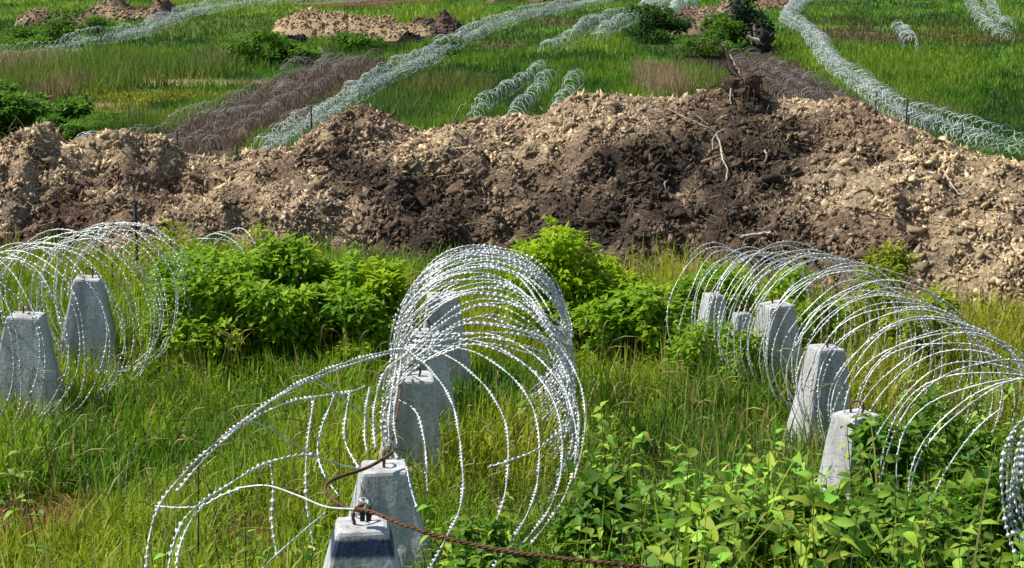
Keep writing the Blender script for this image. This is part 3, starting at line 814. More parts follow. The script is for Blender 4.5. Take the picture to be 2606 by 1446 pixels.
# loose tie wire, rods and cables
def strand(name, label, cat, pts, rad, mat, n=60, sides=6, group=None, jit=0.0, seed=0):
    P = spline(np.array(pts), n)
    if jit:
        rr = np.random.default_rng(seed)
        P = P + rr.normal(0, jit, P.shape) * np.linspace(0.3, 1, n)[:, None]
    base = P[0].copy()
    V, F = tube(P - base, np.asarray(rad) if np.ndim(rad) == 0 else np.interp(np.linspace(0, 1, n), np.linspace(0, 1, len(rad)), rad), sides)
    o = obj(name, mesh(name, V, F, mat, None, True))
    o.location = base
    return tag(o, label, cat, group)

CABLE = spline(np.array([U(912, 1296, 6.45), U(948, 1304, 6.4), U(1020, 1333, 6.3), U(1120, 1366, 6.2), U(1260, 1398, 6.1), U(1420, 1420, 6.0), U(1640, 1445, 5.9), U(1900, 1500, 5.8)]), 420)
_T, _B, _N = frames(CABLE)
_ph = np.linspace(0, 420 * 0.30, 420)
parts = []
for q in range(3):
    a_ = _ph + q * 2 * math.pi / 3
    parts.append(tube(CABLE - CABLE[0] + 0.0042 * (np.cos(a_)[:, None] * _B + np.sin(a_)[:, None] * _N), 0.0048, 5))
V, F = join(parts)
_o = obj('rusty_cable', mesh('rusty_cable', V, F, M_RUST, None, True)); _o.location = CABLE[0]
tag(_o, 'thick rusty cable running from the nearest tooth to the lower right', 'cable')
strand('bent_rod', 'bent rusty rod looping left between the two nearest teeth', 'steel rod',
       [U(1000, 1150, 8.05), U(975, 1168, 8.0), U(930, 1192, 7.95), U(870, 1212, 7.85), U(836, 1228, 7.7), U(828, 1246, 7.55), U(845, 1270, 7.4), U(882, 1292, 7.3), U(915, 1300, 7.2)], 0.0085, M_RUST, 60, 6)
strand('rusty_strap', 'thin rusty wire hanging from the pinched coil to the ringed tooth', 'wire',
       [U(1022, 930, 10.1), U(1018, 1000, 9.6), U(1006, 1080, 9.0), U(990, 1150, 8.3)], 0.007, M_RUST, 30, 5)
strand('tie_wire', 'straight silver wire crossing from the pinched coil towards the ringed tooth', 'wire',
       [U(800, 960, 7.9), U(870, 1010, 7.95), U(960, 1085, 8.0), U(1012, 1140, 8.05)], 0.0042, M_WIRE, 30, 5)
strand('tie_wire', 'straight silver wire dropping left out of the picture below the nearest tooth', 'wire',
       [U(828, 1305, 7.4), U(760, 1362, 7.2), U(690, 1425, 7.0), U(640, 1480, 6.9)], 0.0042, M_WIRE, 30, 5)
strand('tie_wire', 'curved silver wire tied to the ring of the nearest tooth', 'wire',
       [U(606, 1242, 7.3), U(680, 1236, 7.2), U(760, 1262, 7.0), U(830, 1290, 6.8), U(912, 1296, 6.5)], 0.0042, M_WIRE, 40, 5)
strand('tie_wire', 'silver wire bowing from the left splayed loops to the ringed tooth', 'wire',
       [U(640, 1072, 7.6), U(700, 1098, 7.7), U(780, 1150, 7.85), U(850, 1178, 7.95), U(925, 1196, 8.05)], 0.0042, M_WIRE, 40, 5)
# wire clamp on the ring of the nearest tooth: bolt and twisted knot
ck = empty('wire_clamp', U(930, 1302, 6.45))
tag(ck, 'small dark clamp with a bright twisted wire knot on the nearest tooth', 'clamp')
def small_box(name, loc, dim, mat, parent):
    bm = bmesh.new(); bmesh.ops.create_cube(bm, size=1.0)
    for v in bm.verts: v.co = Vector((v.co.x * dim[0], v.co.y * dim[1], v.co.z * dim[2]))
    bmesh.ops.bevel(bm, geom=bm.edges[:], offset=min(dim) * 0.15, segments=1, affect='EDGES')
    me = bpy.data.meshes.new(name); bm.to_mesh(me); bm.free(); me.materials.append(mat)
    o = obj(name, me, parent); o.location = loc
    return o
small_box('clamp_plate', (-0.012, 0, -0.012), (0.018, 0.03, 0.05), M_STAKE, ck)
small_box('clamp_plate', (0.012, 0, -0.010), (0.018, 0.03, 0.055), M_STAKE, ck)
kt = np.linspace(0, 6 * math.pi, 60)
V, F = tube(np.stack([0.02 * np.cos(kt) * np.sin(kt * 0.37), 0.015 * np.sin(kt), 0.035 + 0.016 * np.sin(kt * 0.61)], 1), 0.004, 5)
obj('wire_knot', mesh('wire_knot', V, F, M_WIRE, None, True), ck)

# ------------------------------------------------------------------ razor wire in the field
def far_coil(name, label, group, path, R, pitch, lift=0.0, side=0.0, wire=0.0100, mat=M_WIREFAR, seed=1, seg=13, wob=0.08, gap=None):
    rng = np.random.default_rng(seed)
    P2 = np.array([fld(*p)[:2] for p in path])
    n = 500
    A = spline(np.hstack([P2, np.zeros((len(P2), 1))]), n)
    T = np.gradient(A[:, :2], axis=0); T /= np.linalg.norm(T, axis=1)[:, None]
    Bn = np.stack([T[:, 1], -T[:, 0]], 1)
    A[:, :2] += Bn * side
    A[:, 2] = terrain(A[:, 0], A[:, 1]) + R + lift
    S = np.concatenate([[0], np.cumsum(np.linalg.norm(np.diff(A, axis=0), axis=1))])
    turns = S[-1] / pitch
    t = np.arange(0, turns * 2 * math.pi, 2 * math.pi / seg)
    s = t * pitch / (2 * math.pi) + 0.45 * pitch * np.cos(2.5 * t)
    k = np.arange(0, int(turns) + 3)
    tn = t / (2 * math.pi)
    big = np.interp(S, np.arange(0, S[-1] + 4, 2.0), rng.normal(0, 1, len(np.arange(0, S[-1] + 4, 2.0))))
    ax = np.stack([np.interp(s, S, A[:, j]) for j in range(3)], 1)
    sg = np.interp(s, S, big)
    Rr = R * (1 + 0.13 * sg) + np.interp(tn, k, rng.normal(0, wob, len(k)))
    bx = np.stack([np.interp(s, S, Bn[:, j]) for j in range(2)], 1)
    c, sn = np.cos(t), np.sin(t)
    Q = ax.copy()
    Q[:, :2] += bx * (c * Rr + 0.25 * R * np.interp(s, S, np.roll(big, 90)))[:, None]
    Q[:, 2] += sn * Rr + 0.16 * R * sg
    tw = tube(Q, wire, 3)
    b = A[0]
    o = obj(name, mesh(name, tw[0] - b, tw[1], mat))
    o.location = b
    return tag(o, label, 'razor wire', group)

ROW_A = [(655, 425), (705, 392), (765, 352), (832, 312), (900, 266), (972, 222), (1060, 176), (1135, 130), (1225, 84), (1325, 56), (1420, 36), (1510, 12), (1600, -14)]
ROW_B = [(-60, 158), (30, 152), (130, 140), (250, 118), (350, 92), (430, 66), (510, 42), (610, 24), (750, 13), (900, 3), (1050, -8)]
ROW_F = [(2700, 420), (2560, 395), (2450, 366), (2350, 326), (2262, 284), (2186, 226), (2125, 182), (2085, 126), (2050, 88), (2002, 58), (2030, 22), (2075, -4)]
def pyramid(path, what, grp, d, seed, pitch=0.30):
    far_coil('razor_wire_coil', 'lower left coil of ' + what, grp, path, d / 2, pitch, 0, -d * 0.5, seed=seed)
    far_coil('razor_wire_coil', 'lower right coil of ' + what, grp, path, d / 2, pitch, 0, d * 0.5, seed=seed + 1)
    far_coil('razor_wire_coil', 'top coil of ' + what, grp, path, d / 2, pitch, d * 0.78, 0, seed=seed + 2)
pyramid(ROW_A, 'the bright wire barrier climbing the field in the middle', 'wire barrier in the middle of the field', 0.56, 101)
pyramid(ROW_B, 'the wire barrier winding across the upper left field', 'wire barrier of the upper left field', 0.60, 111, 0.34)
pyramid(ROW_F, 'the wire barrier bending down the right side of the field', 'wire barrier of the right field', 0.56, 121)
for q, sd_ in enumerate((-1.5, -0.5, 0.45, 1.35)):
    far_coil('razor_wire_coil', ['leftmost', 'second from left', 'second from right', 'rightmost'][q] + ' coil of the dull grey wire belt over brown litter, left field', 'dull wire belt of the left field',
             ROW_C, 0.44, 0.30, -0.08, sd_, 0.0062, M_WIREDULL, 131 + q)
for q, sd_ in enumerate((-1.4, -0.3, 0.8)):
    far_coil('razor_wire_coil', ['left', 'middle', 'right'][q] + ' coil of the dull grey wire belt over brown litter, right field', 'dull wire belt of the right field',
             ROW_H, 0.44, 0.32, -0.08, sd_, 0.0062, M_WIREDULL, 141 + q)
GS = 'single wire coils sunk in the tall grass'
far_coil('razor_wire_coil', 'left of three small coils sunk in grass behind the heap crest', GS, [(1205, 330), (1228, 300), (1262, 270), (1300, 245), (1345, 214), (1385, 188)], 0.40, 0.44, -0.06, 0, 0.0105, seed=151, wob=0.08)
far_coil('razor_wire_coil', 'middle of three small coils sunk in grass behind the heap crest', GS, [(1300, 345), (1318, 312), (1340, 288), (1362, 262), (1385, 235), (1405, 212)], 0.40, 0.46, -0.08, 0, 0.0105, seed=152, wob=0.08)
far_coil('razor_wire_coil', 'right of three small coils sunk in grass behind the heap crest', GS, [(1415, 320), (1425, 290), (1438, 266), (1455, 240), (1472, 218)], 0.36, 0.46, -0.06, 0, 0.0105, seed=153, wob=0.08)
far_coil('razor_wire_coil', 'upper left of the two long coils beyond the three small ones', GS, [(1385, 140), (1450, 112), (1500, 82), (1565, 60), (1630, 44), (1655, 18), (1670, -8)], 0.5, 0.36, -0.05, 0, 0.012, seed=154)
far_coil('razor_wire_coil', 'lower right of the two long coils beyond the three small ones', GS, [(1512, 118), (1552, 96), (1592, 72), (1640, 52), (1690, 22), (1720, -6)], 0.5, 0.36, -0.05, 0, 0.012, seed=155)
far_coil('razor_wire_coil', 'short coil end beside the dark round shrub', GS, [(1700, 62), (1730, 38), (1762, 14)], 0.6, 0.3, 0.0, 0, 0.02, seed=156)
far_coil('razor_wire_coil', 'short stub of coil alone in the upper right field', GS, [(2286, 82), (2300, 98), (2318, 122)], 0.45, 0.36, -0.1, 0, 0.016, seed=157)
far_coil('razor_wire_coil', 'faint coil slanting down near the top right corner', GS, [(2470, 12), (2485, 48), (2510, 84), (2560, 116)], 0.5, 0.5, -0.2, 0, 0.013, seed=158)
far_coil('razor_wire_coil', 'faint coil at the top right beside the slanting one', GS, [(2518, 14), (2532, 50), (2560, 84)], 0.45, 0.5, -0.2, 0, 0.013, seed=159)

# stakes
def stake(u, v0, v1, D, label, rad):
    p = U(u, v1, D); t = U(u + 1, v0, D)
    g = float(surf(p[0], p[1]))
    z0 = min(p[2], g) - 0.1
    L = t[2] - z0
    P = np.array([[0, 0, 0], [0.004, 0, L * 0.5], [t[0] - p[0], 0, L]])
    V, F = tube(P, rad, 6)
    cap = np.array([[len(V) - 6, len(V) - 5, len(V) - 4, len(V) - 3], [len(V) - 6, len(V) - 3, len(V) - 2, len(V) - 1]])
    o = obj('stake', mesh('stake', V, np.vstack([F, cap]), M_STAKE))
    o.location = (p[0], p[1], z0)
    tag(o, label, 'stake', 'dark stakes')
stake(346, 514, 604, 16.4, 'black stake upright before the heap, above the left coil', 0.018)
def fstake(u, v0, v1, label):
    stake(u, v0, v1, fld(u, v1 + 8)[1] / CP * 0.985, label, 0.035)
fstake(793, 268, 352, 'black stake standing in the bright wire barrier of the middle field')
fstake(603, 368, 420, 'short stake at the near foot of the bright wire barrier')
fstake(2305, 248, 324, 'tall stake nearest the bend in the right wire barrier')
fstake(2228, 232, 276, 'slim stake higher up at the inner side of the right wire barrier')
fstake(2447, 304, 366, 'thick short stake towards the right picture edge in the right barrier')
fstake(2310, 292, 325, 'stubby stake beside the tall one at the right barrier')
fstake(452, 330, 392, 'stake at the near end of the dull wire belt')
fstake(860, 188, 214, 'small stake at the far end of the dull wire belt')
fstake(112, 108, 142, 'stake in the wire barrier at the upper left edge')
fstake(258, 92, 118, 'small stake farther along the upper left wire barrier')
fstake(1175, 80, 112, 'slim stake far up the middle wire barrier')

# ------------------------------------------------------------------ shrubs
def shrub(name, label, cat, base, w_, h_, n, leaf, cols, group=None, seed=0, clumps=14, stems=6, droop=0.3, narrow=0.5, mat=M_FOL, bot=0.12):
    rng = np.random.default_rng(seed)
    base = np.asarray(base, float)
    e = empty(name, base)
    tag(e, label, cat, group)
    # clump centres through the volume, biased to the surface
    cc = []
    while len(cc) < clumps:
        p = rng.uniform(-1, 1, 3)
        r = np.linalg.norm(p)
        if 0.3 < r < 1: cc.append(p)
    cc = np.array(cc)
    cpos = cc * np.array([w_ / 2, w_ / 2, h_ * (1 - bot) / 2]) * 0.92 + np.array([0, 0, h_ * (1 + bot) / 2])
    cr = rng.uniform(0.26, 0.46, clumps)[:, None] * np.array([w_, w_, h_ * 0.75]) * 0.55
    ci = rng.integers(0, clumps, n)
    d = rng.normal(size=(n, 3)); d /= np.linalg.norm(d, axis=1)[:, None]
    P = cpos[ci] + d * cr[ci] * rng.uniform(0.35, 1.08, n)[:, None] ** 0.6
    # ragged sprigs reaching out of the crown
    ns = clumps * 3
    si = rng.integers(0, clumps, ns); sdir = rng.normal(size=(ns, 3)); sdir[:, 2] = np.abs(sdir[:, 2]) * 0.9 + 0.1
    sdir /= np.linalg.norm(sdir, axis=1)[:, None]
    sl = rng.uniform(0.9, 1.75, ns)
    isp = rng.uniform(0, 1, n) < 0.22; wsp = rng.integers(0, ns, n); tsp = rng.uniform(0.4, 1.0, n)
    Psp = cpos[si[wsp]] + sdir[wsp] * cr[si[wsp]] * (sl[wsp] * tsp)[:, None] + rng.normal(0, leaf * 0.25, (n, 3))
    P = np.where(isp[:, None], Psp, P)
    P[:, 2] = np.maximum(P[:, 2], h_ * 0.03)
    out = d + np.array([0, 0, 0.35])
    yaw = np.arctan2(out[:, 1], out[:, 0]) + rng.normal(0, 0.8, n)
    pit = rng.normal(0.15 - droop, 0.5, n)
    ax = np.stack([np.cos(yaw) * np.cos(pit), np.sin(yaw) * np.cos(pit), np.sin(pit)], 1)
    sd_ = np.stack([-np.sin(yaw), np.cos(yaw), rng.normal(0, 0.35, n)], 1); sd_ /= np.linalg.norm(sd_, axis=1)[:, None]
    nm = np.cross(ax, sd_)
    L = leaf * rng.uniform(0.6, 1.25, n)[:, None]
    V = np.stack([P, P + ax * L * 0.45 + sd_ * L * narrow * 0.5 + nm * L * 0.08, P + ax * L - nm * L * 0.05, P + ax * L * 0.45 - sd_ * L * narrow * 0.5 + nm * L * 0.08], 1)
    F = np.arange(n * 4).reshape(n, 4)
    F = np.vstack([F[:, [0, 1, 2]], F[:, [0, 2, 3]]])
    c0, c1, c2 = [np.array(c) for c in cols]
    r = rng.uniform(0, 1, n)
    tone = rng.uniform(0, 1, clumps)[ci] * 0.6 + r * 0.4
    C = lerp3(np.broadcast_to(c0, (n, 3)).copy(), c1, sstep(0.15, 0.6, tone)); C = lerp3(C, c2, sstep(0.55, 1.0, tone))
    C = np.repeat(C[:, None], 4, 1)
    f = obj('foliage', mesh('foliage', V.reshape(-1, 3), F, mat, C.reshape(-1, 3)), e)
    tag(f, kind='stuff')
    for q in range(stems):
        tgt = cpos[q % clumps]
        s0 = np.array([rng.normal(0, w_ * 0.06), rng.normal(0, w_ * 0.06), -0.05])
        m_ = (s0 + tgt) / 2 + np.array([rng.normal(0, w_ * 0.05), rng.normal(0, w_ * 0.05), h_ * 0.1])
        Pn = spline([s0, m_, tgt * np.array([1, 1, 1.05])], 8)
        V, F = tube(Pn, np.linspace(0.014, 0.004, 8) * max(h_, 0.6), 5)
        obj('stem', mesh('stem', V, F, M_BARK, None, True), e)
    return e

YG = [(0.20, 0.35, 0.012), (0.36, 0.52, 0.014), (0.52, 0.64, 0.022)]
GR = [(0.13, 0.28, 0.018), (0.27, 0.45, 0.022), (0.43, 0.59, 0.035)]
OL = [(0.22, 0.28, 0.02), (0.36, 0.43, 0.025), (0.50, 0.52, 0.04)]
DK = [(0.03, 0.085, 0.016), (0.06, 0.14, 0.022), (0.10, 0.20, 0.03)]
BD = [(0.018, 0.035, 0.026), (0.03, 0.06, 0.042), (0.055, 0.095, 0.06)]
LG = [(0.07, 0.17, 0.016), (0.14, 0.29, 0.022), (0.27, 0.44, 0.04)]
LB = [(0.08, 0.19, 0.018), (0.14, 0.28, 0.022), (0.21, 0.36, 0.03)]
LU = [(0.06, 0.15, 0.014), (0.11, 0.235, 0.018), (0.16, 0.30, 0.025)]

ORD = ['first', 'second', 'third', 'fourth', 'fifth', 'sixth', 'seventh', 'eighth', 'ninth', 'tenth', 'eleventh', 'twelfth', 'thirteenth', 'fourteenth', 'fifteenth', 'sixteenth', 'seventeenth', 'eighteenth', 'nineteenth', 'twentieth', 'twenty-first', 'twenty-second']

def near_shrub(u, vtop, D, wpx, n, leaf, cols, label, seed, clumps=16, stems=7, h_scale=1.0, **k):
    t = U(u, vtop, D)
    g = float(surf(t[0], t[1]))
    shrub('shrub', label, 'shrub', (t[0], t[1], g), wpx * D / FPX, max(0.25, (t[2] - g) * h_scale), n, leaf, cols, 'bushes at the foot of the heap', seed, clumps, stems, **k)
near_shrub(1455, 588, 13.6, 270, 8500, 0.07, YG, 'dense round yellow-green bush right of the middle coil top', 201, 30, 8, bot=0.0)
near_shrub(1385, 605, 13.9, 190, 3000, 0.07, YG, 'yellow-green bush half hidden behind the top of the middle coil', 202, bot=0.0)
near_shrub(560, 640, 13.4, 240, 4200, 0.085, GR, 'leafy green bush right beside the left coil', 203, 18, 7, narrow=0.45, bot=0.0)
near_shrub(690, 630, 13.7, 270, 5200, 0.095, GR, 'tallest leafy green bush between the left and middle coils', 204, 20, 7, narrow=0.45, bot=0.0)
near_shrub(812, 655, 13.7, 260, 4600, 0.085, GR, 'lower green bush in the middle of the hedge left of the middle coil', 205, bot=0.0)
near_shrub(905, 665, 13.6, 230, 3800, 0.085, GR, 'olive low bush in the hedge towards the middle coil', 206, bot=0.0)
near_shrub(985, 672, 13.4, 150, 2600, 0.08, YG, 'bright low bush touching the left flank of the middle coil', 207, bot=0.0)
near_shrub(430, 575, 15.6, 180, 1000, 0.06, OL, 'thin yellowish sapling right of the black stake', 208, 12, 6)
near_shrub(495, 606, 14.6, 200, 2400, 0.075, GR, 'loose green sapling before the heap, right of the thin yellowish one', 209, 12, 6)
near_shrub(655, 568, 16.6, 100, 320, 0.05, OL, 'tiny yellow weed tuft on the foot of the heap above the hedge', 210, 8, 4)
near_shrub(1630, 705, 13.0, 200, 2800, 0.08, GR, 'low green weeds right of the round yellow-green bush', 211, bot=0.0)
near_shrub(1730, 690, 13.2, 140, 1600, 0.07, GR, 'low green weeds at the far left foot of the right coil', 212, bot=0.0)
near_shrub(1840, 672, 13.4, 190, 2200, 0.07, GR, 'green weeds under the far arch of the right coil', 213, bot=0.0)
near_shrub(2030, 690, 12.9, 230, 2200, 0.07, GR, 'green weeds growing inside the right coil behind the pale tooth', 214, bot=0.0)
near_shrub(2245, 632, 14.2, 140, 1400, 0.07, OL, 'yellow-green sapling on the sandy slope behind the right coil', 215, 12, 6)
near_shrub(2215, 690, 13.4, 170, 1500, 0.07, OL, 'low yellowish weeds between the right coil and the sandy slope', 216)
near_shrub(2360, 745, 12.6, 180, 1500, 0.07, OL, 'sparse weeds under the sandy slope right of the right coil', 217, 14, 6)
for q, (uu_, vv_, ww_) in enumerate(((480, 700, 150), (625, 720, 160), (760, 715, 150), (862, 722, 140), (950, 730, 130), (1560, 740, 140), (1680, 750, 120))):
    near_shrub(uu_, vv_, 13.0, ww_ * 1.25, 1900, 0.08, GR, ORD[q] + ' from left of the low weeds along the front of the hedge', 250 + q, 12, 4, bot=0.0)
near_shrub(1790, 778, 12.2, 150, 1600, 0.06, GR, 'weeds growing before the smallest tooth under the right coil', 218, bot=0.0)
near_shrub(1885, 816, 11.9, 120, 1200, 0.06, GR, 'weeds growing before the low concrete block', 219, bot=0.0)
near_shrub(2275, 1040, 8.9, 170, 1500, 0.085, LG, 'dark weeds hiding the right side of the half buried tooth', 220, bot=0.0)
near_shrub(1790, 1300, 7.6, 300, 2600, 0.10, LG, 'dark undergrowth beneath the light shoots at the bottom', 221, bot=0.0)
near_shrub(2060, 1290, 7.5, 280, 2600, 0.10, LG, 'dark undergrowth below the half buried tooth', 222, bot=0.0)
near_shrub(2340, 1245, 7.8, 300, 2800, 0.10, LG, 'dark undergrowth beneath the near loops of the right coil', 223, bot=0.0)
near_shrub(2540, 1180, 8.0, 260, 2200, 0.10, LG, 'dark undergrowth behind the tight wire bundle at the right edge', 224, bot=0.0)
near_shrub(1570, 1200, 8.0, 250, 2200, 0.09, LG, 'dark undergrowth right of the middle coil foot', 225, bot=0.0)
near_shrub(1220, 1345, 7.4, 220, 1500, 0.085, LG, 'undergrowth right of the ringed tooth', 226, bot=0.0)
near_shrub(2440, 990, 9.6, 300, 2200, 0.08, LG, 'leafy weeds seen through the near loops of the right coil', 227, bot=0.0)

def far_shrub(u, vbase, wpx, hpx, n, cols, label, seed, leaf=0.22, clumps=12, **k):
    b = fld(u, vbase)
    s = b[1] / FPX * 1.2; n = int(n * 2.0); leaf *= 1.35
    shrub('shrub', label, 'shrub', (b[0], b[1], float(terrain(b[0], b[1]))), wpx * s, hpx * s, n, leaf, cols, 'bushes out in the field', seed, clumps, 4, bot=0.0, **k)
far_shrub(1668, 112, 130, 80, 1500, DK, 'dark round bush left of the brown mound at the top', 231, clumps=16)
far_shrub(1905, 120, 110, 130, 1300, BD, 'tall blue-green dark bush at the top beside the right barrier', 232)
far_shrub(1838, 122, 100, 75, 1000, LU, 'green bush between the brown mound and the dark tall bush', 233)
far_shrub(1790, 150, 130, 45, 700, LU, 'low brush heap below the brown mound', 234)
far_shrub(672, 160, 150, 70, 1500, LU, 'dark green bush below the pale mound in the left field', 235, clumps=16)
far_shrub(610, 140, 90, 40, 600, LU, 'small green bush left of the dark one in the left field', 236)
far_shrub(745, 165, 110, 45, 700, LU, 'low green bush right of the dark one in the left field', 237)
far_shrub(20, 358, 190, 100, 3400, LB, 'large dark bush over the pond at the left edge', 238, 0.2, 18)
far_shrub(110, 312, 170, 62, 1500, LB, 'green bush behind the pond', 239)
far_shrub(245, 352, 130, 60, 1500, LB, 'green weedy bush left of the dull wire belt', 245, 0.14, 16, narrow=0.3)
far_shrub(20, 268, 150, 55, 1200, LB, 'green bush behind the large one at the left edge', 246)
far_shrub(150, 366, 120, 62, 1500, [(0.06, 0.16, 0.012), (0.10, 0.24, 0.012), (0.14, 0.29, 0.016)], 'bright green rounded bush right of the pond', 240, 0.16, 14)
far_shrub(200, 116, 110, 75, 900, LU, 'green bush above the upper left wire barrier', 241)
far_shrub(70, 112, 190, 30, 1000, LU, 'wide low bush at the upper left edge', 242)
far_shrub(1120, 130, 110, 34, 700, LU, 'low bush left of the middle barrier, near the black soil', 243)
far_shrub(930, 128, 120, 40, 800, LU, 'low bush below the pale mound, near the black soil', 244)

# ------------------------------------------------------------------ mounds in the field
MOUNDS = []
def mound(label, u0, u1, vbase, hpx, c1, c2, seed, depth=3.0, nclod=900):
    a = fld(u0, vbase); b = fld(u1, vbase)
    mid = (a + b) / 2; Lx = (b[0] - a[0]) / 2; h_ = hpx * mid[1] / FPX
    nx_, ny_ = 110, 40
    gx, gy = np.meshgrid(np.linspace(-1.1, 1.1, nx_), np.linspace(-1.1, 1.1, ny_))
    def hh(gx, gy):
        X_ = mid[0] + gx * Lx; Y_ = mid[1] + depth + gy * depth
        r = np.hypot(gx, gy)
        ridge = 0.85 + 0.35 * vnoise(gx * 3 + seed, gy * 0.6, seed=seed)
        return X_, Y_, terrain(X_, Y_) - 0.15 + np.clip(1 - np.abs(gx) ** 5, 0, 1) * np.clip(1 - np.abs(gy) ** 1.7, 0, 1) * (h_ * ridge) + 0.16 * fbm(X_ * 0.9, Y_ * 0.9, seed=seed + 3) * (r < 1)
    MOUNDS.append((mid[0], mid[1] + depth, Lx, depth))
    X_, Y_, Z_ = hh(gx, gy)
    n_ = fbm(X_ * 0.35, Y_ * 0.5, seed=seed + 5)
    C = lerp3(np.zeros(X_.shape + (3,)) + np.array(c1), c2, sstep(-0.4, 0.5, n_))
    i_ = np.arange(X_.size).reshape(X_.shape)
    F_ = np.stack([i_[:-1, :-1], i_[:-1, 1:], i_[1:, 1:], i_[1:, :-1]], -1).reshape(-1, 4)
    o = obj('earth_mound', mesh('earth_mound', np.stack([X_, Y_, Z_], -1).reshape(-1, 3), F_, M_SOIL, C.reshape(-1, 3)))
    tag(o, label, 'earth mound', 'dug earth mounds in the field')
    rx = RNG.uniform(-1, 1, nclod); ry = RNG.uniform(-1, 0.4, nclod)
    k_ = np.hypot(rx, ry) < 0.97; rx, ry = rx[k_], ry[k_]
    x_, y_, z_ = hh(rx, ry)
    cc = lerp3(np.zeros((len(rx), 3)) + np.array(c1), c2, sstep(-0.4, 0.5, fbm(x_ * 0.35, y_ * 0.5, seed=seed + 5))) * RNG.uniform(0.5, 1.3, (len(rx), 1))
    v_, f_, col_ = shards(np.stack([x_, y_, z_ + 0.03], 1), np.clip(RNG.lognormal(-2.6, 0.45, len(rx)), 0.03, 0.22), cc, True)
    tag(obj('loose_crumbs', mesh('loose_crumbs', v_, f_, M_CLOD, col_), o), kind='stuff')
TAN = (0.46, 0.34, 0.205); MID = (0.22, 0.15, 0.095); DRK = (0.055, 0.042, 0.036)
mound('long pale sandy mound in the upper middle of the field', 670, 1110, 98, 70, TAN, (0.36, 0.26, 0.15), 301, 2.6, 1400)
mound('dark brown mound joining the pale one at its right end', 1030, 1175, 90, 66, (0.12, 0.085, 0.065), (0.24, 0.17, 0.115), 302, 3.0, 700)
mound('brown mound left of the bend in the upper left barrier', 190, 440, 60, 60, (0.15, 0.10, 0.07), (0.34, 0.25, 0.155), 303, 3.2, 900)
mound('small pale mound at the upper left edge', 20, 225, 74, 40, (0.36, 0.27, 0.17), MID, 304, 2.0, 500)
mound('brown rooty mound at the top between bushes', 1700, 1960, 96, 84, (0.15, 0.095, 0.07), (0.32, 0.235, 0.16), 305, 3.0, 900)
mound('dark thin spoil along the very top behind the barriers', 1230, 1480, 8, 26, DRK, MID, 306, 2.5, 500)
mound('pale strip of spoil behind the top of the right barrier', 1930, 2030, 22, 26, (0.36, 0.24, 0.15), MID, 307, 2.5, 300)
mound('low black peat hump below the dark brown mound', 1000, 1150, 108, 26, (0.016, 0.015, 0.016), (0.05, 0.042, 0.036), 308, 1.6, 400)
mound('low black peat hump at the left end of the pale mound', 690, 780, 112, 20, (0.022, 0.02, 0.018), (0.06, 0.05, 0.04), 309, 1.4, 300)

# burnt stump by the right barrier
sb = fld(1944, 134); ss = sb[1] / FPX
e = empty('burnt_stump', (sb[0], sb[1], float(terrain(sb[0], sb[1]))))
tag(e, 'black burnt stump leaning right, left of the right barrier', 'stump')
P = spline([(0.1, 0, -0.1), (0.05, 0, 22 * ss), (-0.15, 0.1, 45 * ss), (-0.45, 0.2, 68 * ss)], 14)
V, F = tube(P, np.array([12, 14, 17, 18, 19, 20, 20, 20, 19, 18, 16, 13, 9, 3]) * ss, 9)
V = V * np.array([0.75, 0.75, 1]) + RNG.normal(0, 0.10, V.shape)
obj('trunk', mesh('trunk', V, F, M_STAKE), e)
for d in ((30, 40, 10), (24, 55, -4), (-22, 70, 8), (-45, 46, 0)):
    P = spline([(0, 0, 30 * ss), (d[0] * ss * 0.6, d[2] * ss, d[1] * ss * 0.8), (d[0] * ss, d[2] * ss, d[1] * ss)], 8)
    V, F = tube(P, np.linspace(9, 3, 8) * ss, 6)
    obj('broken_limb', mesh('broken_limb', V, F, M_STAKE if d[0] > -40 else M_PALEBARK), e)

# ------------------------------------------------------------------ roots, branches on the heap
def on(u, v, lift=0.02):
    p = hit(u, v)
    return p + np.array([0, -lift * 0.5, lift])
def over(u, v, D):
    return U(u, v, D)
bb = empty('fallen_branch', on(1720, 300))
tag(bb, 'bare pale branch lying forked down the dark face of the heap', 'branch')
off = np.array(bb.location)
def limb(name, pts, r0, r1, mat, parent, n=26, sides=6):
    P = spline(np.array(pts), n) - np.array(parent.location)
    P += RNG.normal(0, r0 * 0.25, P.shape)
    V, F = tube(P, np.linspace(r0, r1, n), sides)
    return obj(name, mesh(name, V, F, mat, None, True), parent)
limb('branch', [on(1690, 283, .05), on(1735, 318, .10), on(1790, 350, .12), on(1822, 362, .10)], 0.007, 0.011, M_GREYWOOD, bb)
limb('branch', [on(1822, 362, .10), on(1832, 392, .07), on(1838, 420, .05), on(1850, 450, .06), on(1846, 470, .04)], 0.011, 0.009, M_PALEBARK, bb)
limb('twig', [on(1730, 290, .06), on(1765, 318, .12), on(1800, 348, .12)], 0.005, 0.006, M_GREYWOOD, bb, 16, 5)
limb('twig', [on(1822, 362, .10), on(1812, 380, .10), on(1812, 398, .07)], 0.008, 0.004, M_PALEBARK, bb, 12, 5)
limb('twig', [on(1822, 362, .10), on(1842, 356, .12)], 0.008, 0.004, M_PALEBARK, bb, 8, 5)

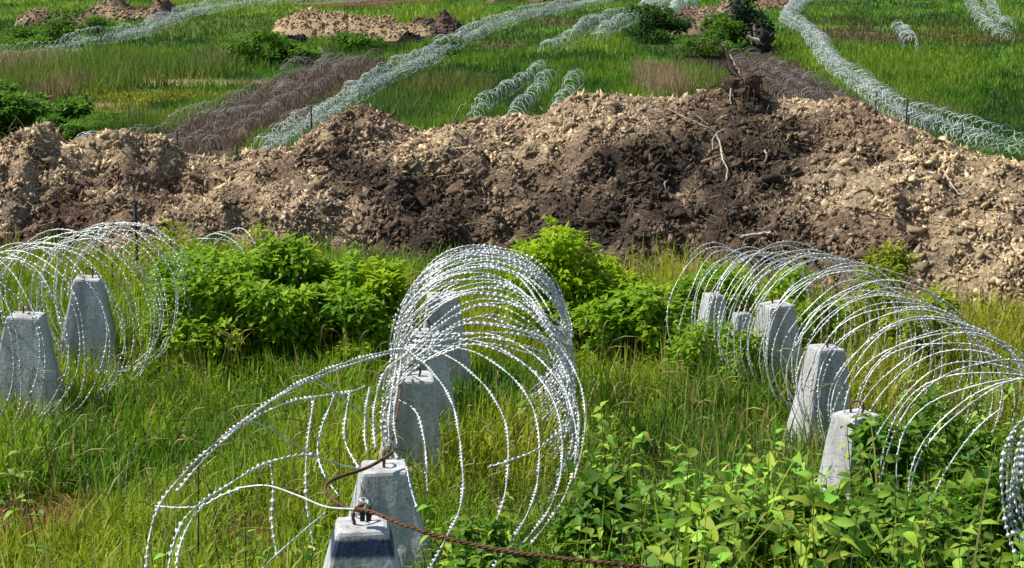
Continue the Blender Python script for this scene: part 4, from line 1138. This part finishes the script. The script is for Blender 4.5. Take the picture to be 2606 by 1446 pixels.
rc = empty('root_clump', on(1890, 250))
tag(rc, 'dark uprooted stump with tangled roots on the crest of the heap', 'stump')
rb = np.array(rc.location)
bm = bmesh.new()
bmesh.ops.create_icosphere(bm, subdivisions=3, radius=1.0)
for v in bm.verts:
    d = v.co.copy()
    k = 1 + 0.35 * float(fbm(np.array(d.x * 2.2), np.array(d.y * 2.2), np.array(d.z * 2.2), seed=91))
    v.co = Vector((d.x * 0.19 * k, d.y * 0.17 * k, d.z * 0.17 * k + 0.10))
me = bpy.data.meshes.new('root_ball'); bm.to_mesh(me); bm.free(); me.materials.append(M_BARK)
obj('root_ball', me, rc)
for q in range(46):
    a = RNG.uniform(0, 6.28); el = RNG.uniform(-0.5, 1.1); L = RNG.uniform(0.18, 0.40)
    d = np.array([math.cos(a) * math.cos(el), math.sin(a) * math.cos(el), math.sin(el)])
    p0 = rb + np.array([0, 0, 0.1]) + d * 0.10
    p1 = p0 + d * L * 0.5 + RNG.normal(0, 0.04, 3); p2 = p0 + d * L * np.array([1, 1, 0.6]) + RNG.normal(0, 0.07, 3) + np.array([0, 0, -0.05])
    limb('root', [p0, p1, p2], RNG.uniform(0.006, 0.013), 0.003, M_BARK, rc, 9, 5)
rD = float((rb[1] * CP - rb[2] * SP))
limb('trunk', [over(1885, 205, rD), over(1868, 170, rD + 0.02), over(1845, 130, rD + 0.05), over(1828, 98, rD + 0.08)], 0.022, 0.010, M_BARK, rc)
limb('trunk', [over(1892, 205, rD), over(1880, 180, rD), over(1858, 140, rD + 0.05), over(1838, 112, rD + 0.05)], 0.018, 0.010, M_PALEBARK, rc)
limb('branch', [over(1845, 130, rD + .05), over(1810, 118, rD + .1), over(1770, 122, rD + .1), over(1725, 130, rD + .12)], 0.010, 0.005, M_BARK, rc)
limb('branch', [over(1880, 225, rD), over(1840, 222, rD), over(1812, 218, rD), on(1790, 255, .05)], 0.010, 0.006, M_BARK, rc)
limb('branch', [on(1788, 262, .03), over(1800, 235, rD - .1), over(1815, 219, rD - .12)], 0.012, 0.006, M_BARK, rc)
limb('root', [over(1860, 225, rD - .15), over(1858, 250, rD - .25), on(1860, 272, .03)], 0.009, 0.006, M_PALEBARK, rc)
limb('root', [over(1925, 210, rD), over(1940, 198, rD), over(1948, 190, rD)], 0.012, 0.006, M_BARK, rc)
limb('root', [over(1925, 215, rD), over(1932, 200, rD), over(1930, 192, rD)], 0.010, 0.006, M_BARK, rc)
def stick(pts, r0, r1, mat, label):
    b_ = empty('stick', pts[0]); tag(b_, label, 'stick', 'sticks on the heap')
    limb('branch', pts, r0, r1, mat, b_)
stick([on(1880, 618, .05), on(1920, 612, .06), on(1960, 606, .05)], 0.016, 0.014, M_PALEBARK, 'short pale stick lying at the foot of the heap above the right coil')
stick([on(1822, 640, .05), on(1832, 600, .12), on(1842, 558, .2)], 0.012, 0.007, M_BARK, 'dark stick standing up the heap left of the short pale stick')
stick([on(1945, 400, .05), on(1950, 412, .06), on(1944, 424, .04)], 0.012, 0.008, M_PALEBARK, 'small white root end sticking from the dark soil')
stick([on(1730, 535, .05), on(1790, 570, .06), on(1832, 592, .05)], 0.010, 0.008, M_BARK, 'thin dark root sloping down the lower dark face')
stick([on(1400, 430, .04), on(1460, 470, .06), on(1530, 492, .05)], 0.010, 0.006, M_BARK, 'thin root in the middle of the heap')
stick([on(1700, 470, .03), on(1690, 480, .05), on(1698, 495, .03)], 0.009, 0.006, M_PALEBARK, 'tiny curled pale root left of the forked branch')
stick([on(2480, 480, .05), on(2440, 510, .06), on(2395, 440, .05)], 0.009, 0.006, M_PALEBARK, 'thin pale twig on the sandy right slope')
stick([on(2000, 420, .05), on(1960, 500, .08), on(1900, 560, .05)], 0.008, 0.005, M_BARK, 'long thin dark root across the brown right part')
stick([on(760, 560, .04), on(840, 590, .06), on(900, 625, .05)], 0.012, 0.008, M_BARK, 'dark stick half buried low at the left of the middle coil')
stick([on(2150, 540, .05), on(2200, 556, .06), on(2260, 566, .05)], 0.010, 0.008, M_BARK, 'dark stick on the brown slope above the right coil')

# ------------------------------------------------------------------ grass
def blades(P, h_, w_, col, rng, lean=0.45, tip=None):
    n = len(P)
    yaw = rng.uniform(0, 2 * math.pi, n)
    ld = np.stack([np.cos(yaw), np.sin(yaw), np.zeros(n)], 1)
    fa = yaw + math.pi / 2 + rng.normal(0, 0.5, n)
    sd_ = np.stack([np.cos(fa), np.sin(fa), np.zeros(n)], 1)
    k = np.abs(rng.normal(0, lean, n))
    V = []
    for t, ww in ((0, 0.8), (0.4, 1.0), (0.75, 0.7)):
        c = P + np.array([0, 0, 1.0]) * (h_ * (t - 0.28 * k * t * t))[:, None] + ld * (h_ * k * t * t)[:, None]
        V += [c - sd_ * (w_ * ww * 0.5)[:, None], c + sd_ * (w_ * ww * 0.5)[:, None]]
    c = P + np.array([0, 0, 1.0]) * (h_ * (1 - 0.28 * k - 0.12 * k * k))[:, None] + ld * (h_ * k)[:, None]
    V.append(c)
    V = np.stack(V, 1)
    tri = np.array([[0, 1, 3], [0, 3, 2], [2, 3, 5], [2, 5, 4], [4, 5, 6]])
    F = (tri[None] + np.arange(n)[:, None, None] * 7).reshape(-1, 3)
    C = np.repeat(col[:, None], 7, 1)
    if tip is not None:
        C[:, 5:] = C[:, 5:] * 0.4 + tip[:, None] * 0.6
    return V.reshape(-1, 3), F, C.reshape(-1, 3)

rng = np.random.default_rng(77)
def teeth_free(x, y):
    ok = np.ones(len(x), bool)
    for p in TPOS:
        ok &= np.maximum(np.abs(x - p[0]), np.abs(y - p[1])) > 0.25
    return ok
n = 125000
yy = 5.6 + (17.6 - 5.6) * rng.uniform(0, 1, n) ** 1.15
xx = rng.uniform(-0.40, 0.40, n) * yy
ok = (yy < np.interp(xx, TOE[:, 0], TOE[:, 1]) + 0.25 * rng.normal(size=n) - 0.1) & teeth_free(xx, yy)
ok &= vnoise(xx * 2.2, yy * 2.2, seed=78) > -0.75
xx, yy = xx[ok], yy[ok]
c, h_ = near_cover(xx, yy)
n = len(xx)
h_ = h_ * rng.uniform(0.55, 1.35, n)
c = c * rng.uniform(0.5, 1.35, (n, 1))
straw = rng.uniform(0, 1, n) < (0.025 + 0.07 * sstep(0.2, 1.8, xx) * sstep(7.5, 9, yy))
c[straw] = np.array((0.46, 0.41, 0.14)) * rng.uniform(0.7, 1.2, (straw.sum(), 1)); h_[straw] *= 1.25
tallg = (xx > 0.3) & (yy < 8.6) & (rng.uniform(0, 1, n) < 0.12)
h_[tallg] *= rng.uniform(1.5, 2.4, tallg.sum())
tip = np.where(rng.uniform(0, 1, n)[:, None] < 0.12, np.array((0.45, 0.42, 0.16)), c)
P = np.stack([xx, yy, terrain(xx, yy) - 0.01], 1)
V, F, C = blades(P, h_, rng.uniform(0.0065, 0.015, n), c, rng, 0.6, tip)
tag(obj('grass', mesh('grass', V, F, M_GRASS, C)), 'yellow-green meadow grass around the concrete teeth', 'grass', kind='stuff')

# seed heads on thin stalks
n = 800
yy = rng.uniform(7.5, 14.5, n); xx = rng.uniform(-0.33, 0.33, n) * yy
ok = (yy < np.interp(xx, TOE[:, 0], TOE[:, 1]) - 0.3) & teeth_free(xx, yy)
xx, yy = xx[ok], yy[ok]; n = len(xx)
parts = []; cols = []
for x_, y_ in zip(xx, yy):
    z_ = float(terrain(x_, y_)); H = rng.uniform(0.38, 0.62); a = rng.uniform(0, 6.28); ln = rng.uniform(0.02, 0.16)
    P = np.array([[x_, y_, z_], [x_ + ln * 0.3 * math.cos(a), y_ + ln * 0.3 * math.sin(a), z_ + H * 0.6], [x_ + ln * math.cos(a), y_ + ln * math.sin(a), z_ + H], [x_ + ln * 1.5 * math.cos(a), y_ + ln * 1.5 * math.sin(a), z_ + H * 1.06], [x_ + ln * 2.2 * math.cos(a), y_ + ln * 2.2 * math.sin(a), z_ + H * 1.07]])
    v, f = tube(P, np.array([0.0014, 0.0013, 0.0022, 0.0055, 0.001]), 3)
    parts.append((v, f)); cc = np.array((0.36, 0.31, 0.13)) * rng.uniform(0.7, 1.3)
    k = np.repeat(np.array([[0.45, 0.7, 0.9, 1.15, 1.1]]).T, 3, 0)
    cols.append(cc[None] * k)
V, F = join(parts)
tag(obj('grass_seed_heads', mesh('grass_seed_heads', V, F, M_GRASS, np.vstack(cols))), 'thin straw-coloured seed heads rising above the meadow grass', 'grass', kind='stuff')

# field grass
n = 230000
uu = rng.uniform(0, 1, n)
ya, yb = 54.0, 185.0
yy = 1 / (1 / ya + (1 / yb - 1 / ya) * uu)
xx = rng.uniform(-0.40, 0.40, n) * yy
ok = ~((xx > POND[0]) & (xx < POND[1]) & (yy > POND[2]) & (yy < POND[3]))
ok &= fbm(xx * 0.9, yy * 0.5, seed=79, oct=2) > -0.85
for mx_, my_, ml_, md_ in MOUNDS:
    ok &= ~((np.abs(xx - mx_) < ml_ * 0.93) & (np.abs(yy - my_) < md_ * 0.9))
xx, yy = xx[ok], yy[ok]
c, h_ = field_cover(xx, yy)
for pth, wd in ((ROW_A, 1.1), (ROW_B, 1.4), (ROW_F, 1.1)):
    d = pdist(np.array([fld(*p)[:2] for p in pth]), xx, yy)
    h_ = np.where(d < wd, h_ * 0.55, h_)
n = len(xx)
h_ = h_ * rng.uniform(0.55, 1.3, n)
c = c * rng.uniform(0.6, 1.35, (n, 1))
s_ = rng.uniform(0, 1, n) < 0.05
c[s_] = c[s_] * 0.4 + np.array((0.2, 0.17, 0.06))
P = np.stack([xx, yy, terrain(xx, yy) - 0.02], 1)
yaw = rng.normal(0, 0.9, n)
wd = rng.uniform(0.020, 0.05, n) * (yy / 80.0) ** 0.6
sd_ = np.stack([np.cos(yaw), np.sin(yaw), np.zeros(n)], 1) * wd[:, None]
ln = rng.normal(0, 0.28, (n, 2)) * h_[:, None]
top = P + np.stack([ln[:, 0], ln[:, 1], h_], 1)
V = np.stack([P - sd_, P + sd_, top], 1).reshape(-1, 3)
C = np.stack([c * 0.95, c * 0.95, c * 1.05], 1).reshape(-1, 3)
tag(obj('field_grass', mesh('field_grass', V, np.arange(n * 3).reshape(n, 3), M_GRASS, C)), 'green grass, reeds and dry litter covering the field beyond the heap', 'grass', kind='stuff')

# ------------------------------------------------------------------ broad-leaved plants in front
def leaf_mesh(name, ratio, fold, droop, mat, lobes=0.0):
    ts = np.array([0.0, 0.12, 0.34, 0.58, 0.82, 1.0])
    ws = np.array([0.02, 0.55, 1.0, 0.86, 0.42, 0.0]) * ratio * 0.5
    V = []
    for t, ww in zip(ts, ws):
        z = -droop * t * t + 0.04 * math.sin(t * 5)
        V += [(t, -ww, z + fold * ww), (t, 0, z), (t, ww, z + fold * ww)]
    F = []
    for q in range(len(ts) - 1):
        a = q * 3
        F += [(a, a + 3, a + 4, a + 1), (a + 1, a + 4, a + 5, a + 2)]
    return mesh(name, V, F, mat, None, True)
M_LEAF2 = leaf_mat('broad_leaf_yellow', 0.42, 0.6, 0.22, (0.32, 0.54, 0.075), 0.38)
M_LEAF3 = leaf_mat('broad_leaf_dark', 0.32, 0.55, 0.28, (0.13, 0.27, 0.035), 0.40)
LEAVES = {'mid': [leaf_mesh('leaf', r, f, d, M_LEAF) for r, f, d in ((0.44, 0.3, 0.26), (0.52, 0.2, 0.42), (0.36, 0.4, 0.15))],
          'yel': [leaf_mesh('leaf', r, f, d, M_LEAF2) for r, f, d in ((0.42, 0.3, 0.24), (0.5, 0.2, 0.42), (0.34, 0.35, 0.14))],
          'dark': [leaf_mesh('leaf', r, f, d, M_LEAF3) for r, f, d in ((0.55, 0.3, 0.25), (0.62, 0.2, 0.35), (0.46, 0.35, 0.15))]}

def seedling(u, vtop, D, leaf, pairs, label, group, rng, tone, bare=0.35, up=0.35):
    t = U(u, vtop, D)
    g = float(terrain(t[0], t[1]))
    H = max(0.18, t[2] - g)
    ln = rng.normal(0, 0.10, 2) * H
    e = empty('leafy_plant', (t[0] - ln[0], t[1] - ln[1], g))
    tag(e, label, 'plant', group)
    S = spline([(0, 0, -0.03), (ln[0] * 0.3, ln[1] * 0.3, H * 0.5), (ln[0], ln[1], H)], 12)
    V, F = tube(S, np.linspace(0.0055, 0.002, 12), 5)
    obj('stem', mesh('stem', V, F, M_STEM, None, True), e)
    z = bare; q = 0
    a0 = rng.uniform(0, 6.28)
    for q in range(pairs):
        f = bare + (1 - bare) * (q / max(1, pairs - 1)) ** 0.9
        p = np.array([np.interp(f * 11, np.arange(12), S[:, j]) for j in range(3)])
        size = leaf * 0.80 * (1.2 - 0.55 * f) * rng.uniform(0.5, 1.35)
        for s in (0, 1):
            a = a0 + q * math.pi / 2 * 1.08 + s * math.pi + rng.normal(0, 0.25)
            tn = (tone if rng.uniform() < 0.6 else 'mid') if f > 0.6 else ('dark' if rng.uniform() < 0.45 else 'mid')
            o = obj('leaf', LEAVES[tn][int(rng.integers(0, 3))], e)
            o.location = p
            o.rotation_euler = (rng.normal(0, 0.5), -up * (0.2 + f) + rng.normal(0, 0.45), a)
            o.scale = (size, size * rng.uniform(0.85, 1.15), size)
    return e

rng = np.random.default_rng(5)
def thicket(n, ubox, vf, Dbox, leaf, pairs, label, group, tone, **k):
    for q in range(n):
        u = ubox[0] + (ubox[1] - ubox[0]) * (q + rng.uniform(0.1, 0.9)) / n
        D = rng.uniform(*Dbox)
        v = vf(u, D) + rng.normal(0, 18)
        seedling(u, v, D, leaf * rng.uniform(0.8, 1.2), int(rng.integers(pairs[0], pairs[1] + 1)), ORD[q] + ' from left of the ' + label, group, rng, tone if rng.uniform() < 0.75 else 'mid', **k)
thicket(18, (1690, 2140), lambda u, D: 1100 + abs(u - 1900) * 0.12 + (8.2 - D) * 110, (7.0, 8.2), 0.155, (10, 13), 'light green shoots before the tall right tooth', 'shoots before the tall right tooth', 'yel')
thicket(16, (1660, 2180), lambda u, D: 1270 + (7.2 - D) * 120, (6.3, 7.2), 0.15, (9, 12), 'green shoots along the bottom below the tall right tooth', 'low shoots at the bottom right', 'mid', bare=0.15)
thicket(16, (2150, 2600), lambda u, D: 1100 + (8.4 - D) * 120, (7.2, 8.6), 0.125, (9, 12), 'dark plants under the near loops of the right coil', 'plants under the right coil', 'dark', bare=0.15)
thicket(16, (2160, 2640), lambda u, D: 1265 + (7.2 - D) * 120, (6.2, 7.2), 0.15, (9, 12), 'leafy plants in the lower right corner', 'plants in the lower right corner', 'mid', bare=0.15)
thicket(11, (1060, 1330), lambda u, D: 1275 + (8.0 - D) * 120, (6.8, 8.0), 0.115, (8, 10), 'low green plants right of the nearest teeth', 'plants beside the nearest teeth', 'mid', bare=0.15)
thicket(15, (1480, 1720), lambda u, D: 1190 + (8.4 - D) * 120, (6.8, 8.4), 0.125, (9, 12), 'dark green plants between middle coil and right shoots', 'plants right of the middle coil', 'dark', bare=0.15)
thicket(7, (1490, 1640), lambda u, D: 1040 + abs(u - 1550) * 0.6, (8.4, 9.0), 0.12, (9, 12), 'bright drooping plants right of the middle coil', 'bright drooping plants', 'yel', up=0.05)
thicket(12, (380, 830), lambda u, D: 1330 + (7.6 - D) * 120, (6.8, 7.6), 0.10, (5, 7), 'small yellow-green plants left of the nearest tooth', 'small plants at the bottom left', 'yel', bare=0.1)
thicket(5, (-30, 60), lambda u, D: 1150 + (8.6 - D) * 120, (8.0, 8.8), 0.09, (5, 7), 'green weeds at the left picture edge', 'weeds at the left edge', 'dark', bare=0.1)
thicket(14, (2250, 2640), lambda u, D: 940 + (2620 - u) * 0.2, (9.2, 10.4), 0.10, (8, 10), 'yellowish plants behind the near loops of the right coil', 'plants behind the right coil', 'yel', bare=0.1)
# bare dark weed stalks
for q, (u, v0, D) in enumerate(((1692, 985, 8.9), (1790, 975, 9.2), (2385, 790, 10.6), (860, 1120, 8.2), (500, 1140, 8.0), (760, 640, 13.0), (2440, 690, 12.8))):
    p = U(u, v0, D); gz = float(terrain(p[0], p[1]))
    strand('weed_stalk', ['bare dark stalk in the grass right of the middle coil', 'second bare dark stalk, nearer the tall right tooth', 'tall dark stalk crossing the loops of the right coil', 'thin dark stalk among the splayed left loops',
                          'dark stalk left of the splayed loops', 'dark stalk rising out of the hedge left of the middle coil', 'dark stalk below the sandy right slope'][q], 'stalk',
           [(p[0] - 0.03, p[1], gz - 0.02), (p[0] - 0.01, p[1], (gz + p[2]) / 2), (p[0] + 0.01, p[1], p[2])], [0.005, 0.004, 0.002], M_BARK, 16, 5, 'bare weed stalks')
